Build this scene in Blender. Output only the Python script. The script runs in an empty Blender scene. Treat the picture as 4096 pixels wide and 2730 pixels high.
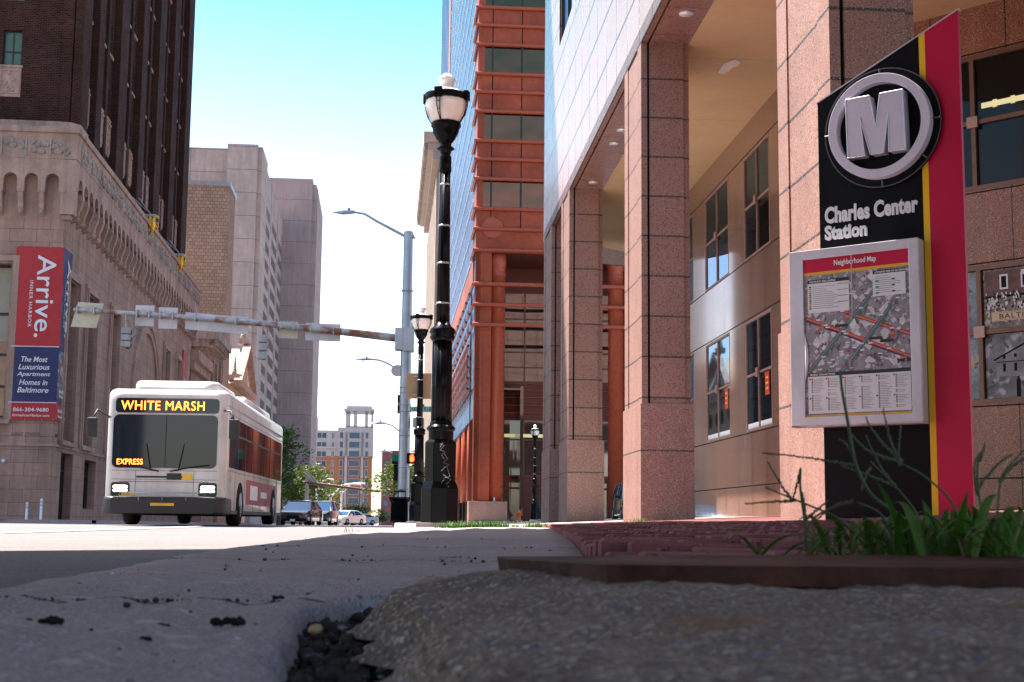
import bpy, bmesh, math, random
from mathutils import Matrix, Vector
random.seed(7)
PI = math.pi
sc = bpy.context.scene
COL = sc.collection
# ------------------------------------------------------------------ helpers
def link(o, parent=None):
    COL.objects.link(o)
    if parent is not None:
        o.parent = parent
    return o
def tag(o, label=None, cat=None, group=None, kind=None):
    if label: o['label'] = label
    if cat: o['category'] = cat
    if group: o['group'] = group
    if kind: o['kind'] = kind
    return o
def thing(name, label, cat, loc=(0, 0, 0), rotz=0.0, group=None):
    o = bpy.data.objects.new(name, None)
    o.empty_display_size = .2
    o.location = loc
    o.rotation_euler = (0, 0, rotz)
    link(o)
    return tag(o, label, cat, group)
def copy_tree(o, parent=None):
    c = o.copy(); COL.objects.link(c)
    if parent is not None:
        c.parent = parent
    for ch in list(o.children):
        copy_tree(ch, c)
    return c
def smoothstep(a, b, x):
    t = max(0., min(1., (x - a) / (b - a)))
    return t * t * (3 - 2 * t)
_fc = {}
def glyphs(s, bold=0.0, shear=0.0, sp=1.0):
    key = (s, bold, shear, sp)
    if key in _fc: return _fc[key]
    cu = bpy.data.curves.new('tmp', 'FONT'); cu.body = s; cu.offset = bold; cu.shear = shear
    cu.extrude = .5; cu.space_character = sp; cu.resolution_u = 3
    o = bpy.data.objects.new('tmp', cu); COL.objects.link(o)
    dg = bpy.context.evaluated_depsgraph_get()
    me = bpy.data.meshes.new_from_object(o.evaluated_get(dg))
    vs = [v.co.copy() for v in me.vertices]; fs = [tuple(p.vertices) for p in me.polygons]
    bpy.data.objects.remove(o); bpy.data.curves.remove(cu); bpy.data.meshes.remove(me)
    xs = [v.x for v in vs]; ys = [v.y for v in vs]
    _fc[key] = (vs, fs, min(xs), max(xs), min(ys), max(ys))
    return _fc[key]
class MB:
    """collects shapes into one mesh; fr() sets a facade frame: a along u, b outward along n, z up"""
    def __init__(s):
        s.v = []; s.f = []; s.sm = []; s.mi = []; s.M = Matrix(); s.cm = 0
    def fr(s, o=(0, 0, 0), u=(1, 0), n=(0, -1)):
        s.M = Matrix(((u[0], n[0], 0, o[0]), (u[1], n[1], 0, o[1]), (0, 0, 1, o[2]), (0, 0, 0, 1))); return s
    def mat(s, M): s.M = M; return s
    def add(s, vs, fs, smooth=False):
        k = len(s.v)
        s.v += [s.M @ Vector(v) for v in vs]
        for f in fs:
            s.f.append([i + k for i in f]); s.sm.append(smooth); s.mi.append(s.cm)
        return s
    def box(s, x0, x1, y0, y1, z0, z1):
        return s.add([(x0, y0, z0), (x1, y0, z0), (x1, y1, z0), (x0, y1, z0), (x0, y0, z1), (x1, y0, z1), (x1, y1, z1), (x0, y1, z1)],
                     [(0, 3, 2, 1), (4, 5, 6, 7), (0, 1, 5, 4), (1, 2, 6, 5), (2, 3, 7, 6), (3, 0, 4, 7)])
    def quad(s, a, b, c, d): return s.add([a, b, c, d], [(0, 1, 2, 3)])
    def prism(s, poly, z0, z1, smooth=False):
        n = len(poly)
        s.add([(p[0], p[1], z0) for p in poly] + [(p[0], p[1], z1) for p in poly],
              [(i, (i + 1) % n, n + (i + 1) % n, n + i) for i in range(n)], smooth)
        s.add([(p[0], p[1], z0) for p in poly], [tuple(range(n))[::-1]])
        return s.add([(p[0], p[1], z1) for p in poly], [tuple(range(n))])
    def ext(s, poly, b0, b1, smooth=False):
        """polygon in the (a, z) plane, extruded from b0 to b1"""
        n = len(poly)
        s.add([(p[0], b0, p[1]) for p in poly] + [(p[0], b1, p[1]) for p in poly],
              [(i, (i + 1) % n, n + (i + 1) % n, n + i) for i in range(n)], smooth)
        s.add([(p[0], b0, p[1]) for p in poly], [tuple(range(n))[::-1]])
        return s.add([(p[0], b1, p[1]) for p in poly], [tuple(range(n))])
    def exta(s, poly, a0, a1, smooth=False):
        """polygon in the (b, z) plane, extruded along a"""
        n = len(poly)
        s.add([(a0, p[0], p[1]) for p in poly] + [(a1, p[0], p[1]) for p in poly],
              [(i, (i + 1) % n, n + (i + 1) % n, n + i) for i in range(n)], smooth)
        s.add([(a0, p[0], p[1]) for p in poly], [tuple(range(n))[::-1]])
        return s.add([(a1, p[0], p[1]) for p in poly], [tuple(range(n))])
    def tube(s, pts, rs, n=8, caps=True, smooth=True):
        pts = [Vector(p) for p in pts]
        if not isinstance(rs, (list, tuple)): rs = [rs] * len(pts)
        vs = []; up = None
        for i, p in enumerate(pts):
            d = (pts[min(i + 1, len(pts) - 1)] - pts[max(i - 1, 0)])
            if d.length < 1e-9: d = Vector((0, 0, 1))
            d.normalize()
            if up is None: up = Vector((0, 0, 1)) if abs(d.z) < .9 else Vector((1, 0, 0))
            a = d.cross(up)
            if a.length < 1e-6: a = d.orthogonal()
            a.normalize(); b = d.cross(a)
            up = -b if False else up
            for k in range(n):
                t = 2 * PI * k / n
                vs.append(p + (a * math.cos(t) + b * math.sin(t)) * rs[i])
        fs = [(i * n + k, i * n + (k + 1) % n, (i + 1) * n + (k + 1) % n, (i + 1) * n + k) for i in range(len(pts) - 1) for k in range(n)]
        s.add(vs, fs, smooth)
        if caps:
            s.add(vs[:n], [tuple(range(n))[::-1]]); s.add(vs[-n:], [tuple(range(n))])
        return s
    def cyl(s, p0, p1, r, n=12, r1=None): return s.tube([p0, p1], [r, r if r1 is None else r1], n)
    def lathe(s, prof, c=(0, 0, 0), n=20, smooth=True, flute=0.0, nf=0, rot=0.0):
        vs = []
        for r, z in prof:
            for k in range(n):
                t = 2 * PI * k / n + rot
                rr = r * (1 + flute * math.cos(nf * t)) if nf else r
                vs.append((c[0] + rr * math.cos(t), c[1] + rr * math.sin(t), c[2] + z))
        m = len(prof)
        fs = [(i * n + k, i * n + (k + 1) % n, (i + 1) * n + (k + 1) % n, (i + 1) * n + k) for i in range(m - 1) for k in range(n)]
        fs.append(tuple(range(n))[::-1]); fs.append(tuple((m - 1) * n + k for k in range(n)))
        return s.add(vs, fs, smooth)
    def ball(s, c, r, n=12, m=8, sx=1, sy=1, sz=1):
        prof = [(max(1e-4, r * math.sin(PI * i / m)), -r * math.cos(PI * i / m)) for i in range(m + 1)]
        vs = []; 
        for rr, z in prof:
            for k in range(n):
                t = 2 * PI * k / n
                vs.append((c[0] + sx * rr * math.cos(t), c[1] + sy * rr * math.sin(t), c[2] + sz * z))
        return s.add(vs, [(i * n + k, i * n + (k + 1) % n, (i + 1) * n + (k + 1) % n, (i + 1) * n + k) for i in range(m) for k in range(n)], True)
    def grid(s, fn, nu, nv, smooth=True):
        vs = [fn(i / nu, j / nv) for j in range(nv + 1) for i in range(nu + 1)]
        w = nu + 1
        return s.add(vs, [(j * w + i, j * w + i + 1, (j + 1) * w + i + 1, (j + 1) * w + i) for j in range(nv) for i in range(nu)], smooth)
    def wall(s, a0, a1, z0, z1, holes=(), depth=.2, b=0.0):
        """wall sheet at b with real openings; each hole (a0,a1,z0,z1[,depth]) gets reveals going inward"""
        A = sorted(set([a0, a1] + [min(max(h[i], a0), a1) for h in holes for i in (0, 1)]))
        Z = sorted(set([z0, z1] + [min(max(h[i], z0), z1) for h in holes for i in (2, 3)]))
        for i in range(len(A) - 1):
            run = None
            for j in range(len(Z) - 1):
                ca, cz = (A[i] + A[i + 1]) / 2, (Z[j] + Z[j + 1]) / 2
                inh = any(h[0] < ca < h[1] and h[2] < cz < h[3] for h in holes)
                if not inh and run is None: run = Z[j]
                if inh and run is not None:
                    s.quad((A[i], b, run), (A[i + 1], b, run), (A[i + 1], b, Z[j]), (A[i], b, Z[j])); run = None
            if run is not None:
                s.quad((A[i], b, run), (A[i + 1], b, run), (A[i + 1], b, z1), (A[i], b, z1))
        for h in holes:
            d = b - (h[4] if len(h) > 4 else depth); x0, x1, y0, y1 = h[:4]
            s.quad((x0, b, y0), (x1, b, y0), (x1, d, y0), (x0, d, y0)); s.quad((x0, b, y1), (x0, d, y1), (x1, d, y1), (x1, b, y1))
            s.quad((x0, b, y0), (x0, d, y0), (x0, d, y1), (x0, b, y1)); s.quad((x1, b, y0), (x1, b, y1), (x1, d, y1), (x1, d, y0))
        return s
    def frame(s, a0, a1, z0, z1, t, b0, b1, av=(), zv=()):
        """window frame bars round a rectangle, with extra bars at av (vertical) and zv (horizontal)"""
        s.box(a0, a1, b0, b1, z0, z0 + t); s.box(a0, a1, b0, b1, z1 - t, z1)
        s.box(a0, a0 + t, b0, b1, z0 + t, z1 - t); s.box(a1 - t, a1, b0, b1, z0 + t, z1 - t)
        for a in av: s.box(a - t / 2, a + t / 2, b0, b1 - .003, z0 + t, z1 - t)
        for z in zv: s.box(a0 + t, a1 - t, b0, b1 - .006, z - t / 2, z + t / 2)
        return s
    def text(s, t, o, u, v, w, h, depth=.01, bold=0., shear=0., sp=1.0, keep=False):
        """lettering on a surface: o lower-left corner, u/v unit vectors right/up, fitted to w x h"""
        vs, fs, x0, x1, y0, y1 = glyphs(t, bold, shear, sp)
        u = Vector(u); v = Vector(v); n = u.cross(v); o = Vector(o)
        kx = w / (x1 - x0); ky = h / (y1 - y0)
        if keep: kx = ky
        return s.add([o + u * ((p.x - x0) * kx) + v * ((p.y - y0) * ky) + n * ((p.z + .5) * depth) for p in vs], fs)
    def build(s, name, mats, parent=None, bevel=0, seg=2, loc=None, rotz=0):
        me = bpy.data.meshes.new(name)
        me.from_pydata([tuple(v) for v in s.v], [], s.f)
        if not isinstance(mats, (list, tuple)): mats = [mats]
        for m in mats: me.materials.append(m)
        me.polygons.foreach_set('use_smooth', s.sm)
        me.polygons.foreach_set('material_index', s.mi)
        uv = me.uv_layers.new(name='UVMap').data
        for p in me.polygons:
            n = p.normal
            if abs(n.z) > .72:
                for li in p.loop_indices:
                    c = me.vertices[me.loops[li].vertex_index].co; uv[li].uv = (c.x, c.y)
            else:
                h = Vector((-n.y, n.x)); h = h.normalized() if h.length > 1e-6 else Vector((1, 0))
                for li in p.loop_indices:
                    c = me.vertices[me.loops[li].vertex_index].co; uv[li].uv = (c.x * h.x + c.y * h.y, c.z)
        me.update()
        o = bpy.data.objects.new(name, me); link(o, parent)
        if loc: o.location = loc
        if rotz: o.rotation_euler = (0, 0, rotz)
        if bevel:
            b = o.modifiers.new('bevel', 'BEVEL'); b.width = bevel; b.segments = seg; b.limit_method = 'ANGLE'; b.angle_limit = .6
            b.harden_normals = False
        return o
def setkind(o, kind='structure'):
    o['kind'] = kind; return o
# ------------------------------------------------------------------ materials
def lin(c):
    return tuple((x / 12.92 if x <= .04045 else ((x + .055) / 1.055) ** 2.4) for x in c) + (1,)
MATS = {}
def mat(name, col, rough=.6, metal=0., var=.12, vs=2.5, bump=0., bs=40., brick=None, speck=None, streak=0., spec=.5, coat=0.,
        emit=None, estr=1., alpha=1., trans=0., ior=1.45, dirt=None, detail=6., wave=None, stint=None):
    """procedural material: colour + large and small noise, optional brick/panel joints (uv metres), specks, streaks"""
    m = bpy.data.materials.new(name); m.use_nodes = True; MATS[name] = m
    nt = m.node_tree; N = nt.nodes; L = nt.links
    for n in list(N): N.remove(n)
    out = N.new('ShaderNodeOutputMaterial'); B = N.new('ShaderNodeBsdfPrincipled'); L.new(B.outputs[0], out.inputs[0])
    B.inputs['Roughness'].default_value = rough; B.inputs['Metallic'].default_value = metal
    B.inputs['Specular IOR Level'].default_value = spec; B.inputs['Coat Weight'].default_value = coat; B.inputs['Coat Roughness'].default_value = .05
    if stint: B.inputs['Specular Tint'].default_value = tuple(stint) + (1,)
    B.inputs['IOR'].default_value = ior; B.inputs['Transmission Weight'].default_value = trans; B.inputs['Alpha'].default_value = alpha
    base = tuple(col) + (1,) if len(col) == 3 else col
    if rough >= .7 and spec == .5: B.inputs['Specular IOR Level'].default_value = .1
    tc = N.new('ShaderNodeTexCoord'); src = tc.outputs['Object']
    def noise(scale, det=detail, vec=None, rgh=.6):
        n = N.new('ShaderNodeTexNoise'); n.inputs['Scale'].default_value = scale; n.inputs['Detail'].default_value = det; n.inputs['Roughness'].default_value = rgh
        L.new(vec or src, n.inputs['Vector']); return n.outputs['Fac']
    def ramp(fac, stops):
        r = N.new('ShaderNodeValToRGB'); e = r.color_ramp.elements
        e[0].position, e[0].color = stops[0]; e[1].position, e[1].color = stops[-1]
        for p, c in stops[1:-1]:
            q = e.new(p); q.color = c
        L.new(fac, r.inputs[0]); return r.outputs[0]
    def mix(f, a, b, mode='MIX'):
        x = N.new('ShaderNodeMix'); x.data_type = 'RGBA'; x.blend_type = mode
        for i, q in ((0, f), (6, a), (7, b)):
            if hasattr(q, 'is_output'): L.new(q, x.inputs[i])
            else: x.inputs[i].default_value = q
        return x.outputs[2]
    g = lambda v: (v, v, v, 1)
    c = base; hgt = None
    if brick:
        bw, bh, mo, c2, cm = brick[:5]; off = brick[5] if len(brick) > 5 else .5
        b = N.new('ShaderNodeTexBrick'); mq = N.new('ShaderNodeMapping'); mq.inputs['Location'].default_value = (bw * .41 if bw >= 30 else 0, 0, 0); L.new(tc.outputs['UV'], mq.inputs[0]); L.new(mq.outputs[0], b.inputs['Vector'])
        b.inputs['Color1'].default_value = base; b.inputs['Color2'].default_value = tuple(c2) + (1,); b.inputs['Mortar'].default_value = tuple(cm) + (1,)
        b.inputs['Scale'].default_value = 1; b.inputs['Mortar Size'].default_value = mo; b.inputs['Brick Width'].default_value = bw; b.inputs['Row Height'].default_value = bh
        b.inputs['Mortar Smooth'].default_value = .1; b.inputs['Bias'].default_value = 0; b.offset = off
        c = b.outputs['Color']; hgt = b.outputs['Fac']
    if var:
        c = mix(1., c, ramp(noise(vs), [(.3, g(1 - var)), (.7, g(1 + var))]), 'MULTIPLY')
        c = mix(1., c, ramp(noise(vs * 9.3, 3), [(.3, g(1 - var * .5)), (.7, g(1 + var * .5))]), 'MULTIPLY')
    if speck:
        for sc_, cc, thr in speck:
            v = N.new('ShaderNodeTexNoise'); v.inputs['Scale'].default_value = sc_; v.inputs['Detail'].default_value = 2; L.new(src, v.inputs['Vector'])
            c = mix(ramp(v.outputs['Fac'], [(thr, g(0)), (thr + .06, g(1))]), c, tuple(cc) + (1,))
    if streak:
        mp = N.new('ShaderNodeMapping'); mp.inputs['Scale'].default_value = (1.6, 1.6, .12); L.new(src, mp.inputs[0])
        c = mix(1., c, ramp(noise(1.3, 5, mp.outputs[0]), [(.35, g(1 - streak)), (.62, g(1.0))]), 'MULTIPLY')
    if dirt:
        c = mix(ramp(noise(dirt[1], 8), [(dirt[2], g(0)), (dirt[2] + .12, g(1))]), c, tuple(dirt[0]) + (1,))
    if hasattr(c, 'is_output'): L.new(c, B.inputs['Base Color'])
    else: B.inputs['Base Color'].default_value = c
    if emit:
        B.inputs['Emission Color'].default_value = tuple(emit) + (1,); B.inputs['Emission Strength'].default_value = estr
    if var and rough > .05:
        r = N.new('ShaderNodeMapRange'); r.inputs[1].default_value = .3; r.inputs[2].default_value = .7
        r.inputs[3].default_value = max(0, rough * .8); r.inputs[4].default_value = min(1, rough * 1.2)
        L.new(noise(vs * 2.1, 4), r.inputs[0]); L.new(r.outputs[0], B.inputs['Roughness'])
    if bump or hgt is not None or wave:
        bp = N.new('ShaderNodeBump'); bp.inputs['Distance'].default_value = 1
        if bump:
            bp.inputs['Strength'].default_value = 1; bp.inputs['Distance'].default_value = bump
            L.new(noise(bs, 4), bp.inputs['Height'])
        nrm = bp.outputs[0]
        if hgt is not None:
            b2 = N.new('ShaderNodeBump'); b2.invert = True; b2.inputs['Distance'].default_value = .006; L.new(hgt, b2.inputs['Height'])
            if bump: L.new(bp.outputs[0], b2.inputs['Normal'])
            nrm = b2.outputs[0]
        if wave:
            b3 = N.new('ShaderNodeBump'); b3.inputs['Distance'].default_value = wave[1]; L.new(noise(wave[0], 1), b3.inputs['Height'])
            nrm = b3.outputs[0]
        L.new(nrm, B.inputs['Normal'])
    return m
S = lambda r, g_, b: lin((r / 255, g_ / 255, b / 255))[:3]
# building stones, brick, metal
GRAN = (.295, .148, .112); GR2 = (.265, .128, .096); GJ = (.025, .014, .012)
gsp = [(38, (.085, .045, .04), .575), (60, (.55, .38, .33), .60)]
mGran = mat('granite', GRAN, .18, var=.08, vs=1.2, speck=gsp, brick=(1.5, .785, .012, GR2, GJ, 0.), spec=.6)
mGranCol = mat('granite_column', GRAN, .50, var=.12, vs=.8, speck=gsp, brick=(40., .77, .018, GR2, GJ, 0.), spec=.95, streak=.12)
mGranBase = mat('granite_base', GRAN, .50, spec=.95, var=.12, vs=1.2, speck=gsp, brick=(40., 1.32, .016, GR2, GJ, 0.), streak=.15)
mGranPlain = mat('granite_soffit', GRAN, .3, var=.08, speck=gsp, brick=(3., 1.42, .012, GR2, GJ, 0.))
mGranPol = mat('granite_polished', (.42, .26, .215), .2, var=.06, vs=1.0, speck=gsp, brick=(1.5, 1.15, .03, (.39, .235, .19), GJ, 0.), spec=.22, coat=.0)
mStucco = mat('cream_stucco', (.56, .38, .22), .9, var=.06, vs=.6, brick=(6., 4.2, .008, (.56, .38, .22), (.3, .24, .18), 0.))
mPatch = mat('patched_plaster', (.72, .66, .62), .9)
mLime = mat('limestone', (.42, .265, .205), .85, var=.16, vs=.5, brick=(1.15, .57, .008, (.35, .235, .185), (.19, .12, .095)), bump=.004, bs=9, streak=.28)
mLimeT = mat('limestone_trim', (.43, .29, .23), .85, var=.18, vs=.8, bump=.01, bs=7, streak=.32)
mCarve = mat('carved_limestone', (.40, .32, .27), .9, var=.25, vs=1.4, bump=.12, bs=2.6, streak=.3)
mBrick = mat('dark_brick', (.062, .020, .013), .85, var=.25, vs=.4, brick=(.24, .085, .012, (.022, .010, .008), (.075, .045, .035)))
mBrickR = mat('red_brick', (.25, .07, .045), .85, var=.18, vs=.5, brick=(.24, .085, .012, (.18, .05, .04), (.22, .16, .13)))
mConc = mat('concrete_tower', (.42, .31, .28), .9, var=.16, vs=.12, brick=(30., 4.0, .06, (.39, .29, .26), (.2, .145, .13), 0.), streak=.18)
mTile = mat('tan_tile', (.42, .29, .21), .8, var=.1, vs=.3, brick=(.42, .32, .025, (.33, .21, .15), (.2, .14, .1)))
mRed = mat('terracotta_metal', (.34, .072, .036), .42, metal=0., var=.30, vs=.30, spec=.22, detail=2)
mRedPipe = mat('terracotta_pipe', (.40, .085, .042), .3, metal=.0, var=.06, spec=.4)
mRedDk = mat('terracotta_shade', (.14, .032, .022), .45, var=.08)  # darker copy: shade of the entrance recess is put into this colour
mGlass = mat('window_glass', (.018, .02, .022), .03, var=0, spec=1., ior=1.8, wave=(.35, .012))
mGlassB = mat('blue_reflective_glass', (.055, .135, .27), .25, metal=0.25, spec=.06, stint=(.2, .4, .8), var=.05, vs=.2, wave=(.5, .01))
mGlassMir = mat('bronze_mirror_glass', (.27, .27, .25), .02, metal=1., stint=(.50, .70, .92), var=0, wave=(.35, .003))
mGlassFar = mat('grey_blue_glass', (.05, .08, .12), .08, metal=.3, var=.2, vs=.3, spec=1.)
mBlind = mat('green_blind', (.10, .17, .13), .7, var=.05)
mBlindC = mat('cream_blind', (.35, .32, .25), .8, var=.08)
mBlack = mat('black_metal', (.003, .0035, .005), .22, var=.1, spec=.14, bump=.0004, bs=60)
mBlackM = mat('matt_black', (.012, .012, .012), .7, var=.1)
mBronze = mat('bronze_frame', (.15, .075, .055), .4, metal=.4)
mDkFrame = mat('dark_frame', (.02, .02, .022), .4)
mWhiteM = mat('white_mullion', (.78, .80, .84), .35, metal=.3, var=.05)
mGalv = mat('galvanised_steel', (.40, .42, .45), .42, metal=.55, var=.16, vs=2.2, dirt=((.20, .13, .08), .9, .66))
mRust = mat('rusty_galvanised', (.42, .41, .40), .6, metal=.2, var=.2, vs=2., dirt=((.23, .10, .05), 1.5, .46))
mSignBk = mat('sign_back', (.56, .54, .56), .5, metal=.3, var=.15, vs=1.1)
mSignBkY = mat('sign_back_yellowed', (.50, .47, .36), .5, metal=.2, var=.15, vs=1.1)
mWhite = mat('white_paint', (.72, .72, .72), .35, var=.06, coat=.3)
mBusW = mat('bus_white', (.60, .57, .56), .32, var=.10, vs=.8, coat=.3, streak=.22, dirt=((.36, .31, .28), 1.1, .62))
mGold = mat('gilded', (.75, .42, .07), .35, metal=.9, var=.15, vs=3)
mGreen = mat('street_sign_green', (.0, .26, .16), .5, var=.05)
mSignW = mat('sign_white', (.78, .78, .78), .5, var=.04)
mOrange = mat('hydrant_orange', (.60, .13, .02), .45, var=.12, vs=5)
mAsph = mat('asphalt', (.165, .15, .152), .85, var=.14, vs=.25, speck=[(60, (.24, .23, .23), .6), (85, (.06, .055, .06), .6)], bump=.004, bs=90)
mPaintW = mat('road_paint', (.62, .62, .60), .8, var=.2, vs=2.)
mCurbPaint = mat('curb_red_paint', (.35, .06, .08), .8, var=.2, vs=2)
# ------------------------------------------------------------------ ground
def curb_x(y):
    T = [(-60, -.5), (1.4, -.57), (3.5, -.76), (9, -.95), (14, -1.12), (16, -1.32), (100, -8.3), (900, -60)]
    for (a, p), (b, q) in zip(T, T[1:]):
        if y <= b: return p + (q - p) * (y - a) / (b - a)
    return -60
def road_z(x, y): return -.16 - .0042 * max(0., min(y, 600) - 28)
def walk_z(x, y):
    z = -.08 + .045 * max(0., min(x - .3, 12))
    z += .034 * math.exp(-((y - 9.5) / 3.4) ** 2) * smoothstep(-.95, -.1, x) * smoothstep(2.2, .6, x)
    return z - .0042 * max(0., y - 34) * smoothstep(-1.2, -4.2, x + .02 * max(0, y - 60))
def ystations(y0, y1, r=1.12, s=.25):
    ys = [y0]; st = s
    while ys[-1] < y1:
        ys.append(ys[-1] + st); st = max(s, st * r)
    ys[-1] = y1; return ys
g = MB(); ys = ystations(-80, 4000, 1.25, 6.)
xs = [-4000, -1500, -600, -250, -100, -60, -30, -15, -8, -4, 0, 4, 8, 15, 30, 60, 100, 250, 600, 1500, 4000]
vs = [(x, y, road_z(x, y)) for y in ys for x in xs]; w = len(xs)
g.add(vs, [(j * w + i, j * w + i + 1, (j + 1) * w + i + 1, (j + 1) * w + i) for j in range(len(ys) - 1) for i in range(w - 1)], True)
setkind(g.build('road', mAsph))
# concrete sidewalk on the right of the kerb, with a kerb face; brick plaza beyond x = .2
mWalk = mat('sidewalk_concrete', (.37, .29, .285), .9, var=.16, vs=1.1, detail=9, bump=.0026, bs=110,
            speck=[(260, (.52, .46, .45), .57), (90, (.20, .17, .17), .64), (330, (.19, .155, .155), .575), (28, (.46, .38, .37), .62)], brick=(60., 1.36, .010, (.355, .28, .275), (.05, .045, .045), .3),
            dirt=((.25, .22, .21), .9, .60))
mPlaza = mat('plaza_paving', (.40, .37, .35), .85, var=.14, vs=.8, brick=(1.5, 1.5, .01, (.37, .34, .32), (.12, .10, .10), 0.))
def walk_strip(y0, y1, x1f, m, name, s=.2, r=1.06):
    b = MB(); Y = ystations(y0, y1, r, s); K = 15
    rnd = random.Random(3)
    jag = [rnd.uniform(-.012, .012) for _ in Y]
    rows = []
    for y, j in zip(Y, jag):
        c = curb_x(y) + (j if y < 12 else 0); x1 = x1f(y)
        row = [(c - .015, y, road_z(c, y) - .05), (c, y, walk_z(c, y) - .02), (c + .02, y, walk_z(c, y))]
        row += [(c + .02 + (x1 - c - .02) * (k / K), y, walk_z(c + (x1 - c) * k / K, y) + (.004 * math.sin(k * 1.7 + y * 2.1) if 0 < k < K and y < 9 else 0)) for k in range(1, K + 1)]
        if name == 'sidewalk' and y0 == .2:
            zz = walk_z(x1, y); j2 = .5 + 1.2 * abs(math.sin(y * 57) * math.sin(y * 23 + 1))
            row += [(x1 + .003, y, zz - .003 * j2), (x1 + .007 * j2, y, zz - .010), (x1 + .010 * j2, y, zz - .035)]
        rows.append(row)
    w = len(rows[0])
    b.add([v for r_ in rows for v in r_], [(j * w + i, j * w + i + 1, (j + 1) * w + i + 1, (j + 1) * w + i) for j in range(len(rows) - 1) for i in range(w - 1)], True)
    return setkind(b.build(name, m))
# near slab has a broken channel cut out of its right side, so it is split at the channel edge
chan = [(.30, -.08), (.50, -.105), (.67, -.122), (.765, -.135), (.905, -.147), (1.11, -.172), (1.30, -.190), (1.38, -.187), (1.45, -.169), (1.58, -.13), (1.66, -.05), (1.72, .05), (1.9, .10), (2.6, .15), (5.1, .23), (60, .6)]
def chan_x(y):
    if y <= chan[0][0]: return chan[0][1]
    for (a, p), (b, q) in zip(chan, chan[1:]):
        if y <= b: return p + (q - p) * (y - a) / (b - a)
    return .6
rj = random.Random(5)
walk_strip(.2, 10.2, lambda y: chan_x(y) + (rj.uniform(-.009, .009) if y < 2.2 else 0), mWalk, 'sidewalk', .05, 1.02)
walk_strip(10.2, 50, lambda y: .3 if y < 22 else .3, mWalk, 'sidewalk', .4, 1.05)
walk_strip(74, 300, lambda y: -2.2 - .0875 * (y - 85), mWalk, 'sidewalk', 2, 1.1)
walk_strip(-40, .2, lambda y: -.12, mWalk, 'sidewalk', 1, 1.05)
# plaza: brick field by the sign, paler paving further off
mPaver = mat('brick_paver_field', (.20, .075, .07), .75, var=.2, vs=1.5, brick=(.205, .105, .008, (.15, .055, .052), (.05, .04, .04)))
b = MB(); Y = ystations(9.5, 30, 1.03, .5)
b.add([(x, y, walk_z(x, y)) for y in Y for x in (.3, 2, 5, 9, 14, 22)], [(j * 6 + i, j * 6 + i + 1, (j + 1) * 6 + i + 1, (j + 1) * 6 + i) for j in range(len(Y) - 1) for i in range(5)], True)
setkind(b.build('pavement', mPaver))
b = MB(); Y = [30, 34, 38, 42, 50, 60, 70, 80, 90]
b.add([(x, y, walk_z(x, y)) for y in Y for x in (.3, 2, 5, 9, 14, 40)], [(j * 6 + i, j * 6 + i + 1, (j + 1) * 6 + i + 1, (j + 1) * 6 + i) for j in range(len(Y) - 1) for i in range(5)], True)
b.add([(x, y, walk_z(x, y)) for y in (73, 80, 90) for x in (-2.2, -1, .3)], [(0, 1, 4, 3), (1, 2, 5, 4), (3, 4, 7, 6), (4, 5, 8, 7)], True)
setkind(b.build('pavement', mPlaza))
# near brick paving: individual worn bricks in running bond on a dirt bed
mBr = mat('paving_brick', (.22, .078, .075), .7, var=.28, vs=2.3, detail=8, bump=.0025, bs=70, speck=[(45, (.06, .035, .035), .64), (95, (.30, .17, .16), .66)])
mDirt = mat('dark_soil', (.045, .036, .032), .95, var=.4, vs=6, bump=.012, bs=60, speck=[(90, (.3, .3, .3), .68)])
b = MB(); rb = random.Random(11); nb = 0
for j in range(0, 86):
    y0 = 1.34 + j * .107
    if y0 > 9.7: break
    x1 = min(1.15 + y0 * .42, 5.2); up = .009 * smoothstep(1.7, 2.4, y0) * smoothstep(9, 5, y0)
    x = .10 + (j % 2) * .1 - .3
    while x < x1:
        L_ = .2
        bl = max(chan_x(y0 + .05), .13 + .012 * y0) + .004
        if x + L_ > bl + .045:
            nb += 1; cut = max(0, bl - x)
            low = -.022 if (1.9 < y0 < 2.5 and x < .5 and rb.random() < .45) or rb.random() < .02 else 0
            cx, cy = x + .1 + cut / 2, y0 + .05; z = walk_z(cx, cy) + .016 + up + rb.uniform(-.004, .004) + low
            if 2.35 < y0 < 2.75 and x < .7: z += .014
            tx, ty = rb.uniform(-.02, .02), rb.uniform(-.03, .03)
            hx, hy = .0995 - cut / 2, .0505
            tp = [(cx + sx * hx, cy + sy * hy, z + sx * hx * tx + sy * hy * ty) for sx, sy in ((-1, -1), (1, -1), (1, 1), (-1, 1))]
            tp2 = [(cx + sx * (hx - .006), cy + sy * (hy - .006), z + .005 + sx * hx * tx + sy * hy * ty) for sx, sy in ((-1, -1), (1, -1), (1, 1), (-1, 1))]
            bt = [(p[0], p[1], p[2] - .05) for p in tp]
            b.add(bt + tp + tp2, [(0, 1, 5, 4), (1, 2, 6, 5), (2, 3, 7, 6), (3, 0, 4, 7), (4, 5, 9, 8), (5, 6, 10, 9), (6, 7, 11, 10), (7, 4, 8, 11), (8, 9, 10, 11)])
        x += .2045
setkind(b.build('pavement', mBr))
b = MB(); b.grid(lambda u, v: (-.25 + u * 5.8, .25 + v * 9.6, walk_z(-.25 + u * 5.8, .25 + v * 9.6) - .020 - .02 * smoothstep(.2, .0, -.25 + u * 5.8 - .1) - .012 * smoothstep(1.9, 1.5, .25 + v * 9.6) + .006 * math.sin(u * 90 + v * 60) + .006 * math.sin(v * 210 - u * 33)), 90, 160)
setkind(b.build('ground', mDirt))
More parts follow.
